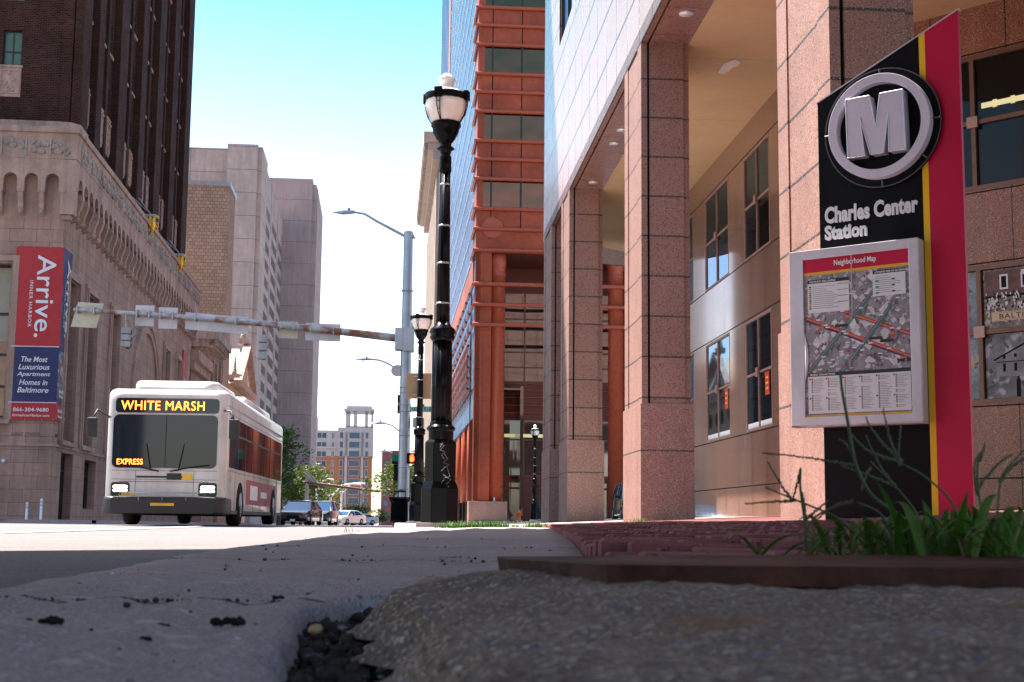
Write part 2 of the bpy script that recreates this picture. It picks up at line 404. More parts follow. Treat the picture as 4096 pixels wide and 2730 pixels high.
# rough concrete block with broken edge in the right foreground
mBlk = mat('rough_aggregate_concrete', (.245, .185, .15), .92, var=.38, vs=5, detail=10, bump=.006, bs=110,
           speck=[(170, (.15, .105, .085), .57), (230, (.46, .38, .30), .57), (70, (.55, .5, .45), .66), (85, (.17, .19, .28), .66), (330, (.10, .075, .07), .60)], dirt=((.24, .125, .06), 4, .55))
edge = [(.20, .0), (.30, -.01), (.50, -.032), (.66, -.054), (.84, -.072), (.98, -.096), (1.09, -.116), (1.2, -.124), (1.34, -.112), (1.5, -.08), (1.62, -.02), (1.7, .04)]
def edge_x(y):
    if y <= edge[0][0]: return edge[0][1]
    for (a, p), (c, q) in zip(edge, edge[1:]):
        if y <= c: return p + (q - p) * (y - a) / (c - a)
    return edge[-1][1]
rk = random.Random(9)
NU, NV = 110, 90
def blk(u, v):
    y = .22 + v * 1.45
    e = edge_x(y) + .012 * math.sin(y * 31) + .006 * math.sin(y * 77 + 1)
    t = u ** 1.6
    x = e + t * ((1.25 if y < 1.30 else max(e + .01, .10)) - e)
    d = (x - e)
    zt = -.058 + .015 * smoothstep(.25, .98, y) - .036 * smoothstep(1.34, 1.67, y)
    fall = smoothstep(.045, 0, d) * .036 + smoothstep(.15, .02, d) * .014
    return (x, y, zt - fall + rk.uniform(-.0016, .0016) + .002 * math.sin(x * 37 + y * 23) )
mDirt2 = None
b = MB(); b.grid(blk, NU, NV)
setkind(b.build('concrete_slab', mBlk))
# rusty steel plate along the brick edge
mPlate = mat('rusted_steel', (.10, .038, .026), .65, metal=.0, var=.45, vs=5, bump=.002, bs=50, dirt=((.035, .014, .011), 6, .5), spec=.15)
b = MB()
pl = [(.068, .985), (.35, .965), (.7, .97), (1.35, .99), (1.35, 1.335), (.75, 1.34), (.3, 1.33), (-.012, 1.30), (-.003, 1.22)]
n = len(pl); zt = lambda p: -.030 + .012 * smoothstep(.2, 1.0, p[0]) - .003 * (p[1] > 1.2)
b.add([(p[0], p[1], zt(p)) for p in pl], [tuple(range(n))])
b.add([(p[0], p[1], zt(p)) for p in pl] + [(p[0] + .002, p[1], zt(p) - .013 - .003 * math.sin(i * 2.3)) for i, p in enumerate(pl)], [(i, (i + 1) % n, n + (i + 1) % n, n + i) for i in range(n)])
b.add([(p[0] + .002, p[1], zt(p) - .013) for p in pl], [tuple(range(n))[::-1]])
tag(b.build('steel_plate', mPlate, bevel=.0012), 'rusty flat steel edging plate lying between the rough concrete and the brick paving', 'steel plate')
# gravel in the broken channel
mGrav = mat('gravel_stones', (.06, .048, .042), .85, var=.5, vs=30, detail=2, speck=[(24, (.34, .34, .37), .64), (14, (.18, .07, .05), .64)], bump=.003, bs=200)
b = MB(); rg = random.Random(21)
def stone(b, c, r, rnd, flat=.6):
    vs = []; ph = [rnd.uniform(0, 6) for _ in range(4)]
    n, m = 7, 5
    for i in range(m + 1):
        for k in range(n):
            t = 2 * PI * k / n; p = PI * i / m
            rr = r * (1 + .22 * math.sin(2 * t + ph[0]) * math.sin(p + ph[1]) + .15 * math.sin(3 * t + ph[2]))
            vs.append((c[0] + rr * math.sin(p) * math.cos(t), c[1] + rr * math.sin(p) * math.sin(t), c[2] - rr * flat * math.cos(p)))
    b.add(vs, [(i * n + k, i * n + (k + 1) % n, (i + 1) * n + (k + 1) % n, (i + 1) * n + k) for i in range(m) for k in range(n)], True)
for _ in range(1100):
    y = rg.uniform(.28, 1.75); xa = chan_x(y) - .005; xb = edge_x(y) + .01 if y < 1.36 else chan_x(y) + .06
    x = rg.uniform(xa, xb); stone(b, (x, y, -.103 + rg.uniform(-.004, .007)), .0015 + .0075 * rg.random() ** 2.5, rg, rg.uniform(.4, .9))
tag(b.build('gravel', mGrav), 'dark loose gravel and grit filling the broken channel beside the concrete slab', 'gravel', kind='stuff')
# white grit between the lifted bricks
b = MB()
for _ in range(260):
    t = rg.random(); x = .30 + t * .75 + rg.uniform(-.05, .05); y = 2.34 + rg.uniform(-.03, .05) + .1 * t
    stone(b, (x, y, walk_z(x, y) + .012 + rg.uniform(0, .006)), rg.uniform(.002, .005), rg)
mGritW = mat('white_grit', (.6, .6, .62), .7, var=.2, vs=40)
tag(b.build('gravel', mGritW), 'white grit scattered in the gap between lifted paving bricks', 'grit', kind='stuff')
b = MB(); rc_ = random.Random(77)
for k in range(420):
    if k % 3: y = rc_.choice([1.36, 2.72, 4.08, 5.44]) + rc_.gauss(0, .012)
    else: y = .5 + 6 * rc_.random() ** 1.5
    x = rc_.uniform(curb_x(y) + .03, min(chan_x(y) - .02, .12)); stone(b, (x, y, walk_z(x, y) + .0005), .0008 + .0028 * rc_.random() ** 3, rc_, .7)
mCrumb = mat('dark_crumbs', (.07, .055, .05), .9, var=.6, vs=30, speck=[(9, (.4, .36, .33), .60)])
tag(b.build('grit', mCrumb), 'fine dark grit scattered over the foreground concrete and along its joints', 'grit', kind='stuff')
# clods, pebbles and scraps lying on the near concrete; (pixel x, pixel y, radius px, kind, label)
CAMP = math.atan(413 / 3180.); CRO = .01; CF = 3180.
_f = Vector((0, math.cos(CAMP), math.sin(CAMP))); _u0 = Vector((0, -math.sin(CAMP), math.cos(CAMP))); _r0 = Vector((1, 0, 0))
C_r = _r0 * math.cos(CRO) + _u0 * math.sin(CRO); C_u = _u0 * math.cos(CRO) - _r0 * math.sin(CRO)
def ray(px, py): return _f + C_r * ((px - 1176.5) / CF) + C_u * ((784 - py) / CF)
def atZ(px, py, z):
    q = ray(px, py); return q * (z / q.z)
def atY(px, py, y):
    q = ray(px, py); return q * (y / q.y)
mClod = mat('dark_clod', (.022, .018, .016), .9, var=.4, vs=20, bump=.003, bs=120)
mPeb = mat('pale_pebble', (.30, .26, .22), .7, var=.3, vs=30)
mPebW = mat('white_chip', (.65, .66, .7), .6, var=.1)
mChip = mat('red_chip', (.20, .05, .04), .7)
mNut = mat('tan_pebble', (.42, .27, .13), .5, var=.2, vs=40)
deb = [(118, 1430, 24, mClod, 'tall two-humped dark clod, the biggest lump on the foreground concrete', 'clod'),
       (66, 1428, 9, mClod, 'small round dark crumb touching the tall two-humped clod', 'clod'),
       (522, 1436, 34, mClod, 'wide flat dark clod with a curled tip nearest the gravel', 'clod'),
       (585, 1441, 10, mClod, 'small dark crumb at the gravel side of the wide flat clod', 'clod'),
       (374, 1437, 13, mClod, 'small flat dark clod between the largest and the wide clods', 'clod'),
       (236, 1476, 10, mClod, 'bent dark crumb on the camera side between the tall and the flat clods', 'clod'),
       (334, 1467, 12, mClod, 'thin flat dark crumb in front of the small middle clod', 'clod'),
       (210, 1446, 5, mClod, 'tiny dark crumb on its own beside the tall two-humped clod', 'clod'),
       (356, 1500, 10, mPeb, 'round brown pebble closest to the camera on the foreground concrete', 'pebble'),
       (428, 1388, 13, mPeb, 'pale oblong stone lying on the second pavement joint', 'pebble'),
       (524, 1302, 6, mPeb, 'small grey pebble lying on the further pavement joint', 'pebble'),
       (376, 1322, 4, mChip, 'tiny red brick chip alone on the mid pavement', 'brick chip'),
       (258, 1318, 4, mPebW, 'tiny bright white chip on the concrete near the red chip', 'chip'),
       (545, 1472, 9, mPebW, 'pale flat flake in front of the wide flat clod', 'chip'),
       (726, 1452, 19, mNut, 'round tan rimmed pebble at the edge of the gravel', 'pebble'),
       (182, 1344, 6, mClod, 'dark upright seed-like scrap on the concrete near the road edge', 'scrap'),
       (1016, 1286, 7, mPeb, 'small pale stone on the pavement nearest the black lamp post', 'pebble'),
       (1092, 1285, 4, mClod, 'tiny dark grain on the pavement beside the small pale stone', 'scrap'),
       (640, 1374, 12, mClod, 'thin dark twig-like scrap lying on the joint beside the gravel', 'scrap')]
rd = random.Random(4)
for (px, py, rp, m, lab, cat) in deb:
    p = atZ(px, py, -.079); r = rp / CF * p.y; b = MB()
    if m is mClod and rp > 11:
        for k in range(5):
            stone(b, ((k - 2) * r * .42, rd.uniform(-.2, .2) * r, r * .15 + rd.uniform(0, .2) * r), r * rd.uniform(.25, .5), rd, .8)
    else:
        stone(b, (0, 0, r * .4), r, rd, .62)
    p = Vector((p.x, p.y, walk_z(p.x, p.y)))
    tag(b.build(cat.replace(' ', '_').replace('clod', 'dirt_clod'), m, loc=tuple(p)), lab, cat, 'bits of debris on the foreground concrete')
# left pavement by the stone building and a crossing painted on the road
b = MB(); Fw = Vector((-.0976, .9952)); 
def lw(t, off): # points along the left kerb; building frame origin (-19.84,60)
    return (-19.84 + Fw.x * t + off * .9952, 60 + Fw.y * t + off * .0976)
Y = [-6, 0, 10, 20, 30, 45, 60, 90, 140, 220]
rows = []
for t in Y:
    rows.append([(lw(t, o)[0], lw(t, o)[1], road_z(0, lw(t, o)[1]) + z) for o, z in ((-1.0, .13), (3.0, .13), (3.15, .13), (3.17, -.03))])
b.add([v for r in rows for v in r], [(j * 4 + i, j * 4 + i + 1, (j + 1) * 4 + i + 1, (j + 1) * 4 + i) for j in range(len(Y) - 1) for i in range(3)])
p0 = lw(-6, 3.17); b.add([(-60, 57.5, road_z(0, 57) + .13), (p0[0], p0[1] - .6, road_z(0, 54) + .13), (p0[0], p0[1] + .2, road_z(0, 54) + .13), (-60, 70, road_z(0, 60) + .13), (-60, 57.5, road_z(0, 57) - .1), (p0[0], p0[1] - .6, road_z(0, 54) - .1)], [(0, 1, 2, 3), (0, 4, 5, 1)])
setkind(b.build('sidewalk', mWalk))
b = MB()
for k in range(9):
    x = -15 + k * 1.35
    b.add([(x, 46, road_z(0, 46) + .004), (x + .5, 46, road_z(0, 46) + .004), (x + .25, 49, road_z(0, 49) + .004), (x - .25, 49, road_z(0, 49) + .004)], [(0, 1, 2, 3)])
for x0, y0, y1 in ((-9.6, 60, 64), (-10.4, 70, 74), (-11.2, 80, 84), (-12.1, 90, 94), (-9.0, 12, 15), (-4.0, 4, 26)):
    b.add([(x0, y0, road_z(0, y0) + .004), (x0 + .12, y0, road_z(0, y0) + .004), (x0 + .12 - (y1 - y0) * .083, y1, road_z(0, y1) + .004), (x0 - (y1 - y0) * .083, y1, road_z(0, y1) + .004)], [(0, 1, 2, 3)])
setkind(b.build('road_markings', mPaintW))
# ------------------------------------------------------------------ left: stone and brick office tower
def rz(h): return -math.radians(h)
T = thing('office_tower', 'dark brick office tower on a pale stone base with a corbelled parapet', 'building', (-19.8378, 60, 0), rz(-5.6))
LW, LL = 34., 43.
F_ = dict(o=(0, 0, 0), u=(1, 0), n=(0, -1)); S_ = dict(o=(0, 0, 0), u=(0, 1), n=(1, 0))
ZB = -.55
side_h = [(1.28, 3.35, 3.4, 10.57, .75), (5.5, 7.65, 3.4, 10.57, .75), (11.6, 13.75, 3.4, 10.65, .75), (30.0, 32.0, 3.4, 10.9, .75), (35.6, 37.6, 3.4, 10.9, .75),
          (1.75, 4.2, -.2, 2.82, .45), (6.85, 9.6, .35, 2.72, .45), (12.2, 14.8, .35, 2.72, .45), (30, 32.4, .35, 2.72, .45)]
front_h = [(-4.6, -2.15, 4.2, 10.98, .6), (-9.6, -7.15, 4.2, 10.98, .6), (-14.6, -12.15, 4.2, 10.98, .6)]
b = MB()
b.fr(**F_).wall(-LW, 0, ZB, 13.0, front_h)
PX0, PX1 = 18.3, 27.9   # portal recess on the street side
b.fr(**S_).wall(0, LL, ZB, 13.0, side_h + [(PX0, PX1, ZB, 7.4, 1.5)])
arc = [(PX0 + (PX1 - PX0) / 2 + (PX1 - PX0) / 2 * math.cos(t), 7.4 + 4.1 * math.sin(t)) for t in [PI * i / 16 for i in range(17)]]
b.fr(); b.mat(Matrix())
b.box(-LW, 0 - .8, .0 + .62, LL, ZB, ZB + .01)
# wall above the door zone: stone water table and window surrounds
wallo = b.build('stone_base', mLime, T)
for (a0, a1, z0, z1, d) in side_h[:5]:
    b = MB(); b.fr(**S_)
    for k, (t, o) in enumerate(((.42, .10), (.24, .16))):
        b.box(a0 - t, a0 - t + .18, .002, o, z0 - .1, z1 + t); b.box(a1 + t - .18, a1 + t, .002, o, z0 - .1, z1 + t); b.box(a0 - t + .18, a1 + t - .18, .002, o, z1 + t - .18, z1 + t)
    b.box(a0 - .3, a1 + .3, .002, .22, z0 - .28, z0 - .1); b.build('window_surround', mLimeT, T)
for (a0, a1, z0, z1, d) in front_h:
    b = MB(); b.fr(**F_); t = .35; b.box(a0 - t, a0 - .1, .002, .1, z0 - .1, z1 + t); b.box(a1 + .1, a1 + t, .002, .1, z0 - .1, z1 + t); b.box(a0 - .1, a1 + .1, .002, .1, z1 + .1, z1 + t); b.box(a0 - .3, a1 + .3, .002, .2, z0 - .26, z0 - .1); b.build('window_surround', mLimeT, T)
b = MB().fr(**S_); b.box(0, 18, .0, .06, 3.0, 3.12); b.fr(**F_).box(-LW, 0.06, 0, .06, 3.0, 3.12); b.build('string_course', mLimeT, T)
# windows in the base
def winpart(par, fr, a0, a1, z0, z1, bb, av, zv, fm, gm, t=.1, name='window', blind=None):
    m = MB().fr(**fr); m.frame(a0, a1, z0, z1, t, bb, bb + .09, av, zv)
    o = m.build(name, fm, par)
    m = MB().fr(**fr); m.box(a0 + .01, a1 - .01, bb - .05, bb + .02, z0 + .01, z1 - .01); m.build('pane', gm, o)
    if blind:
        m = MB().fr(**fr); m.box(a0 + t, a1 - t, bb + .022, bb + .03, blind, z1 - t); m.build('blind', mBlindC if gm is mGlass and blind > 7 else mBlind, o)
    return o
for h in side_h[:5]:
    winpart(T, S_, h[0], h[1], h[2], h[3], -h[4], [(h[0] * .5 + h[1] * .5)], [4.6, 6.5, 8.6], mDkFrame, mGlass, .12)
for h in side_h[5:]:
    o = winpart(T, S_, h[0], h[1], h[2], h[3], -h[4], [h[0] + .5, h[0] * .5 + h[1] * .5, h[1] - .5], [h[3] - .75], mDkFrame, mGlass, .09, 'shop_door' if h[2] < 0 else 'shop_window')
for h in front_h:
    winpart(T, F_, h[0], h[1], h[2], h[3], -h[4], [h[0] * .5 + h[1] * .5], [5.6, 7.0, 8.8], mDkFrame, mGlass, .12, blind=7.6)
# portal with nested arches
b = MB().fr(**S_); cx = (PX0 + PX1) / 2
for k in range(5):
    R0 = (PX1 - PX0) / 2 - k * .55; bb = .12 - k * .32
    pts = [(cx + R0 * math.cos(t), 7.4 + R0 * .86 * math.sin(t)) for t in [PI * i / 18 for i in range(19)]]
    pts2 = [(cx + (R0 - .62) * math.cos(t), 7.4 + (R0 - .62) * .86 * math.sin(t)) for t in [PI * i / 18 for i in range(19)]]
    for (p, q, p2, q2) in zip(pts, pts[1:], pts2, pts2[1:]):
        b.add([(p[0], bb, p[1]), (q[0], bb, q[1]), (q2[0], bb, q2[1]), (p2[0], bb, p2[1]), (q2[0], bb - .34, q2[1]), (p2[0], bb - .34, p2[1]), (p[0], bb - .34, p[1]), (q[0], bb - .34, q[1])], [(0, 1, 2, 3), (3, 2, 4, 5), (0, 6, 7, 1)], False)
    b.tube([(x, bb, z) for x, z in [(cx + (R0 - .1) * math.cos(t), 7.4 + (R0 - .1) * .86 * math.sin(t)) for t in [PI * i / 18 for i in range(19)]]], .1, 6)
    for sgn in (-1, 1):
        x = cx + sgn * (R0 - .31); b.box(x - .31, x + .31, bb - .34, bb, ZB, 7.4)
b.build('portal_arch', mLimeT, T)
b = MB().fr(**S_); R0 = (PX1 - PX0) / 2 - 2.7
b.ext([(cx + R0 * 1.2 * math.cos(t), 7.4 + R0 * 1.05 * math.sin(t)) for t in [PI * i / 14 for i in range(15)]], -1.5, -1.35)
b.build('tympanum', mCarve, T)
b = MB().fr(**S_); b.box(PX0, PX1, -1.55, -1.5, ZB, 7.4); b.frame(cx - 2.4, cx + 2.4, ZB, 7.3, .15, -1.5, -1.38, [cx - .8, cx + .8], [2.6, 4.4]); b.build('portal_door', mGlass, T)
# corbelled arcade: walls step out, round niches on brackets
b = MB()
def arcade(fr, a0, a1, pitch, b0, arc_z=14.95, zb=13.1):
    b.fr(**fr); n = max(1, int(round((a1 - a0) / pitch))); p = (a1 - a0) / n; out = b0 + .5; r = p * .33
    for i in range(n):
        c = a0 + (i + .5) * p
        # spandrel with round-headed niche
        pts = [(c + r * math.cos(t), arc_z - r + r * math.sin(t)) for t in [PI - PI * k / 8 for k in range(9)]]
        top = 15.62
        for q0, q1 in zip(pts, pts[1:]):
            b.quad((q0[0], out, q0[1]), (q1[0], out, q1[1]), (q1[0], out, top), (q0[0], out, top))
            b.quad((q0[0], out, q0[1]), (q0[0], b0, q0[1]), (q1[0], b0, q1[1]), (q1[0], out, q1[1]))
        b.quad((c - p / 2, out, 14.35), (c - r, out, 14.35), (c - r, out, top), (c - p / 2, out, top)); b.quad((c + r, out, 14.35), (c + p / 2, out, 14.35), (c + p / 2, out, top), (c + r, out, top))
        # bracket between niches: cushions stepping back to the wall
        w = p / 2 - r
        for sx in ((c - p / 2, c - r), (c + r, c + p / 2)):
            b.quad((sx[0] if sx[0] == c - r else sx[1], out, 14.35), (sx[0] if sx[0] == c - r else sx[1], b0, 14.35), (sx[0] if sx[0] == c - r else sx[1], b0, arc_z - r), (sx[0] if sx[0] == c - r else sx[1], out, arc_z - r))
        e = c + p / 2
        if i < n - 1 or True:
            b.box(e - w * .98, e + w * .98, b0, out + .03, 14.1, 14.36)
            prof = [(b0, 14.1), (out, 14.1), (out - .02, 13.9), (b0 + .36, 13.62), (b0 + .36, 13.45), (b0 + .2, 13.2), (b0 + .05, zb), (b0, zb)]
            b.exta(prof, e - w * .72, e + w * .72)
            b.ball((e, b0 + .22, 13.28), .2, 8, 6, w * 3.2, 1, .8)
arcade(F_, -LW, -.05, .9, 0); arcade(S_, .05, LL, 1.18, 0)
b.mat(Matrix())
b.box(-LW, 0, 0, LL, 13.0, 13.02)
b.fr(**F_).wall(-LW, 0, 13.0, 15.6); b.fr(**S_).wall(0, LL, 13.0, 15.6)
b.mat(Matrix()); b.box(-.1, .5, -.5, .1, 13.15, 15.6); b.box(-.06, .32, -.32, .06, 12.95, 13.15)
b.build('corbel_arcade', mLimeT, T)
# carved frieze and coping
b = MB().mat(Matrix())
b.box(-LW, .52, -.52, LL + .2, 15.62, 16.78)
b.build('carved_frieze', mLimeT, T)
b = MB(); rr = random.Random(2)
def carving(fr, a0, a1, pitch, bb):
    b.fr(**fr); a = a0
    while a < a1 - .5:
        k = rr.random()
        cz = 16.12; c = a + pitch / 2
        if k < .35: b.tube([(c + .36 * math.cos(t), bb + .03, cz + .34 * math.sin(t)) for t in [2 * PI * i / 14 for i in range(15)]], .045, 5); b.ball((c, bb, cz), .2, 8, 6, 1, .5, 1)
        else:
            for _ in range(9): b.ball((c + rr.uniform(-.42, .42), bb, cz + rr.uniform(-.3, .3)), rr.uniform(.07, .16), 6, 5, 1.3, .7, 1)
        b.box(a - .02, a + .05, bb - .02, bb + .05, 15.72, 16.5); a += pitch
carving(F_, -8, .3, 1.05, .52); b.build('carved_ornament', mCarve, T)
b = MB(); carving(S_, .3, LL - .5, 1.15, .52); b.build('carved_ornament', mCarve, T)
b = MB().mat(Matrix()); b.box(-LW, .62, -.62, LL + .3, 16.78, 17.06); b.build('parapet_coping', mLimeT, T, bevel=.03)
# brick shaft
SX, SY = -.75, 2.5
b = MB(); fh = []
Z0 = 18.1
wins = []; pans = []
z = 17.0
k = 0
for fl in range(16):
    zc = 17.0 + fl * 3.45
    wins.append((zc + .3, zc + 1.95 + .25))
fr_f = dict(o=(-1.0, SY, 0), u=(1, 0), n=(0, -1))
cols = [-2.75, -6.2, -9.6, -13.0]
for c in cols:
    for i, (z0, z1) in enumerate(wins):
        if z0 < 17.5: fh.append((c, c + .85, 17.35, 19.15, .22))
        else: fh.append((c, c + .85, z0 - .3, z1 - .2, .22))
b.fr(**fr_f).wall(-20, .05, 18.15, 72, [h for h in fh if h[2] > 18.15] )
b.mat(Matrix())
# side: recessed plane with piers
rec = -.60
fs = dict(o=(rec, 0, 0), u=(0, 1), n=(1, 0))
wc = [4.45, 5.95, 9.1, 11.0, 15.5, 17.8, 21.8, 23.8, 27.9, 29.9, 34.0, 36.2]
wc = [5.7, 9.2, 11.2, 15.75, 17.85, 22.1, 23.85, 28.45, 29.95, 34.7, 36.3]
sh = []
for c in wc:
    for fl in range(15):
        z0 = 20.9 + fl * 3.45; sh.append((c - .5, c + .5, z0, z0 + 1.75, .1))
b.fr(**fs).wall(3.2, 39.5, 17.2, 72, sh)
b.mat(Matrix()); b.prism([(rec, 2.9), (-.55, 2.6), (-.2, 2.9), (-.2, 4.6), (rec - .1, 4.6)], 18.15, 72)
b.box(-1.05, -.6, 2.42, 3.0, 18.15, 72)
edges = [4.6] + wc + [39.2]
piers = [(4.6, 4.9, -.35), (6.4, 7.7, -.2), (9.85, 10.4, -.45), (12.0, 14.2, -.2), (16.4, 17.0, -.45), (18.6, 20.4, -.2), (22.75, 23.2, -.45), (24.5, 26.8, -.2), (29.0, 29.4, -.45), (30.6, 32.8, -.2), (35.3, 35.7, -.45), (36.95, 39.5, -.2)]
for y0, y1, x in piers: b.box(rec - .05, x, y0, y1, 17.1, 72)
b.box(-20, -1.4, SY + .4, 39.4, 70, 72); b.box(-20.2, -1.4, 39.2, 39.5, 17, 72); b.box(-21, -20, SY, 39.5, 17, 72)
b.build('brick_shaft', mBrick, T)
b = MB()
b.prism([(-21, SY - .06), (-.95, SY - .06), (-.55, SY), (-.14, 2.95), (-.14, 4.7), (-.9, 4.7), (-21, 5)], 17.06, 18.15)
b.box(-LW, -.2, .3, LL - .2, 16.9, 17.0)
b.build('shaft_plinth', mLimeT, T)
def sash(par, fr, a0, a1, z0, z1, bb, bl=True):
    m = MB().fr(**fr); m.frame(a0, a1, z0, z1, .06, bb, bb + .07, [(a0 + a1) / 2], [(z0 + z1) / 2]); o = m.build('window', mDkFrame, par)
    m = MB().fr(**fr); m.box(a0 + .01, a1 - .01, bb - .05, bb + .02, z0 + .01, z1 - .01); m.build('pane', mGlass, o)
    if bl:
        m = MB().fr(**fr); m.box(a0 + .06, a1 - .06, bb + .024, bb + .03, z0 + (z1 - z0) * rr.choice([.02, .5, .5]), z1 - .06); m.build('blind', mBlind, o)
n_w = 0
for h in fh:
    if h[2] > 17.2 and h[2] < 26 and h[0] > -7:
        sash(T, fr_f, *h[:4], -.22)
for h in sh:
    if h[2] < 32: sash(T, fs, *h[:4], -.09, False)
# carved white spandrel panels
def relief(fr, a0, a1, z0, z1, bb):
    m = MB().fr(**fr); m.box(a0, a1, bb - .15, bb + .06, z0, z1); m.box(a0 - .05, a1 + .05, bb - .1, bb + .12, z1, z1 + .1)
    m.frame(a0 + .04, a1 - .04, z0 + .15, z1 - .1, .07, bb + .06, bb + .1)
    c = (a0 + a1) / 2
    for _ in range(10): m.ball((c + rr.uniform(-.22, .22), bb + .07, (z0 + z1) / 2 + rr.uniform(-.5, .5)), rr.uniform(.06, .13), 6, 5, 1, .6, 1)
    m.build('relief_panel', mLimeT, T)
relief(fr_f, -2.85, -1.85, 19.25, 20.65, -.02)
for c in wc: relief(fs, c - .55, c + .55, 18.9, 20.55, .02)
for c in wc:
    for fl in range(15):
        z0 = 20.9 + fl * 3.45
        if z0 < 42: b = MB().fr(**fs); b.box(c - .58, c + .58, -.02, .1, z0 - .14, z0 - .01); b.build('window_sill', mLimeT, T)
# incised street names
b = MB(); b.fr(); b.mat(Matrix())
b.text('LIGHT STREET', (-1.75, -.004, 3.42), (1, 0, 0), (0, 0, 1), 1.15, .16, .006, bold=.01, sp=1.1)
b.text('BALTIMORE STREET', (.004, .35, 3.42), (0, 1, 0), (0, 0, 1), 1.1, .15, .006, bold=.01, sp=1.1)
mInc = mat('incised_letters', (.16, .12, .10), .9)
b.build('street_name_lettering', mInc, T)
# floodlight / camera on front wall
b = MB(); b.cyl((-1.98, 0, 2.35), (-1.98, -.18, 2.35), .03, 8); b.ball((-1.98, -.2, 2.33), .09, 10, 6); b.build('wall_camera', mWhite, T)
# gilded figures on brackets at the parapet
def griffin(y, lab):
    t = thing('gilded_griffin', lab, 'statue', (-19.8378 + Fw.x * y + .62 * .995, 60 + Fw.y * y + .06, 16.2), rz(-5.6), 'gilded griffins on the parapet')
    m = MB()
    m.tube([(0, 0, .05), (.10, 0, .3), (.16, 0, .6), (.12, 0, .9), (.2, 0, 1.1)], [.04, .12, .2, .16, .1], 8)
    m.tube([(.2, 0, 1.08), (.36, 0, 1.12), (.5, 0, 1.0)], [.12, .1, .03], 7)
    m.tube([(.12, 0, .55), (.4, .05, .5), (.45, .06, .25)], [.09, .06, .03], 6); m.tube([(.12, 0, .75), (.42, -.05, .72), (.48, -.05, .5)], [.08, .05, .03], 6)
    m.build('body', mGold, t)
    for s_ in (-1, 1):
        m = MB(); m.add([(.1, s_ * .06, .9), (-.05, s_ * .35, 1.25), (-.05, s_ * .4, .6), (.08, s_ * .1, .35), (.13, s_ * .06, .9), (-.02, s_ * .35, 1.25), (-.02, s_ * .4, .6), (.11, s_ * .1, .35)], [(0, 1, 2, 3), (4, 5, 6, 7), (0, 1, 5, 4), (1, 2, 6, 5), (2, 3, 7, 6), (3, 0, 4, 7)]); m.build('wing', mGold, t)
    m = MB(); m.box(-.35, .3, -.1, .1, 1.12, 1.26); m.tube([(0, -.1, 1.25), (-.5, -1.3, 1.9)], .03, 5); m.tube([(0, -.1, 1.25), (-.9, -1.0, 2.0)], .02, 5); m.build('bracket', mGalv, t)
griffin(18.9, 'gilded griffin statue on the stone parapet, the nearer and larger of the two')
griffin(31.0, 'gilded griffin statue on the stone parapet, the further and smaller of the two')
# the corner banner
mBanR = mat('banner_red', (.42, .022, .028), .6, var=.06, vs=1.5, bump=.01, bs=2.5)
mBanN = mat('banner_navy', (.022, .028, .10), .6, var=.06, vs=1.5, bump=.01, bs=2.5)
mBanW = mat('banner_white', (.72, .72, .74), .6, var=.03)
mBanP = mat('banner_photo', (.12, .09, .10), .6, var=.5, vs=2.2, speck=[(2.2, (.45, .28, .22), .56), (3.1, (.10, .30, .36), .60), (4, (.5, .5, .52), .62)])
Bn = thing('corner_banner', 'large red and navy advertising banner wrapped round the corner of the stone building', 'banner', (-19.8378, 60, 4.12), rz(-5.6))
H_ = 7.62; b = MB(); b.mat(Matrix())
def ban(name, m, x0, x1, z0, z1, side=False, th=.05):
    q = MB()
    if side: q.mat(Matrix()); q.grid(lambda u, v: (.09 + .01 * math.sin(v * 9) * math.sin(u * 7), x0 + (x1 - x0) * u, z0 + (z1 - z0) * v), 8, 8)
    else: q.grid(lambda u, v: (x0 + (x1 - x0) * u, -.09 - .01 * math.sin(v * 8) * math.sin(u * 9), z0 + (z1 - z0) * v), 8, 8)
    return q.build(name, m, Bn)
ban('banner_panel', mBanR, -1.95, .09, 3.2, H_); ban('banner_panel', mBanN, -1.95, .09, .76, 3.2); ban('banner_panel', mBanR, -1.95, .09, 0, .76)
ban('banner_panel', mBanN, -.09, 1.62, 3.05, H_, True); ban('banner_panel', mBanP, -.09, 1.62, .98, 3.05, True); ban('banner_panel', mBanR, -.09, 1.62, 0, .76 - .06, True); ban('banner_panel', mBanN, -.09, 1.62, .7, .98, True)
b = MB()
b.box(-1.95, .09, -.105, -.095, 3.185, 3.215); b.box(-1.95, .09, -.105, -.095, .745, .775)
U = (1, 0, 0); Vv = (0, 0, 1); y_ = -.108
# Arrive. reads downwards: text right = down, text up = right
b.text('Arrive.', (-1.02, y_, 7.25), (0, 0, -1), (1, 0, 0), 3.65, .80, .006, bold=.006)
b.text('INNER HARBOR', (-1.30, y_, 6.1), (0, 0, -1), (1, 0, 0), 2.05, .15, .006, bold=.004, sp=1.2)
for i, (w, t) in enumerate(((1.12, 'The Most'), (1.32, 'Luxurious'), (1.42, 'Apartment'), (1.2, 'Homes in'), (1.32, 'Baltimore'))):
    b.text(t, (-.93 - w / 2, y_, 2.52 - i * .335), U, Vv, w, .235, .006, bold=.012, shear=.25)
b.text('866-304-9680', (-1.72, y_, .36), U, Vv, 1.5, .17, .006, bold=.012)
b.text('ArriveInnerHarbor.com', (-1.76, y_, .14), U, Vv, 1.58, .12, .006, bold=.01, shear=.2)
x_ = .108; Us = (0, 1, 0)
b.text('Arrive.', (x_, .62, 7.2), (0, 0, -1), (0, 1, 0), 3.5, .62, .006, bold=.006)
b.text('INNER HARBOR', (x_, .38, 6.1), (0, 0, -1), (0, 1, 0), 2.0, .12, .006, bold=.004, sp=1.2)
b.text('State-of-the-Art', (x_, .15, 1.22), Us, Vv, 1.3, .17, .006, bold=.01, shear=.25)
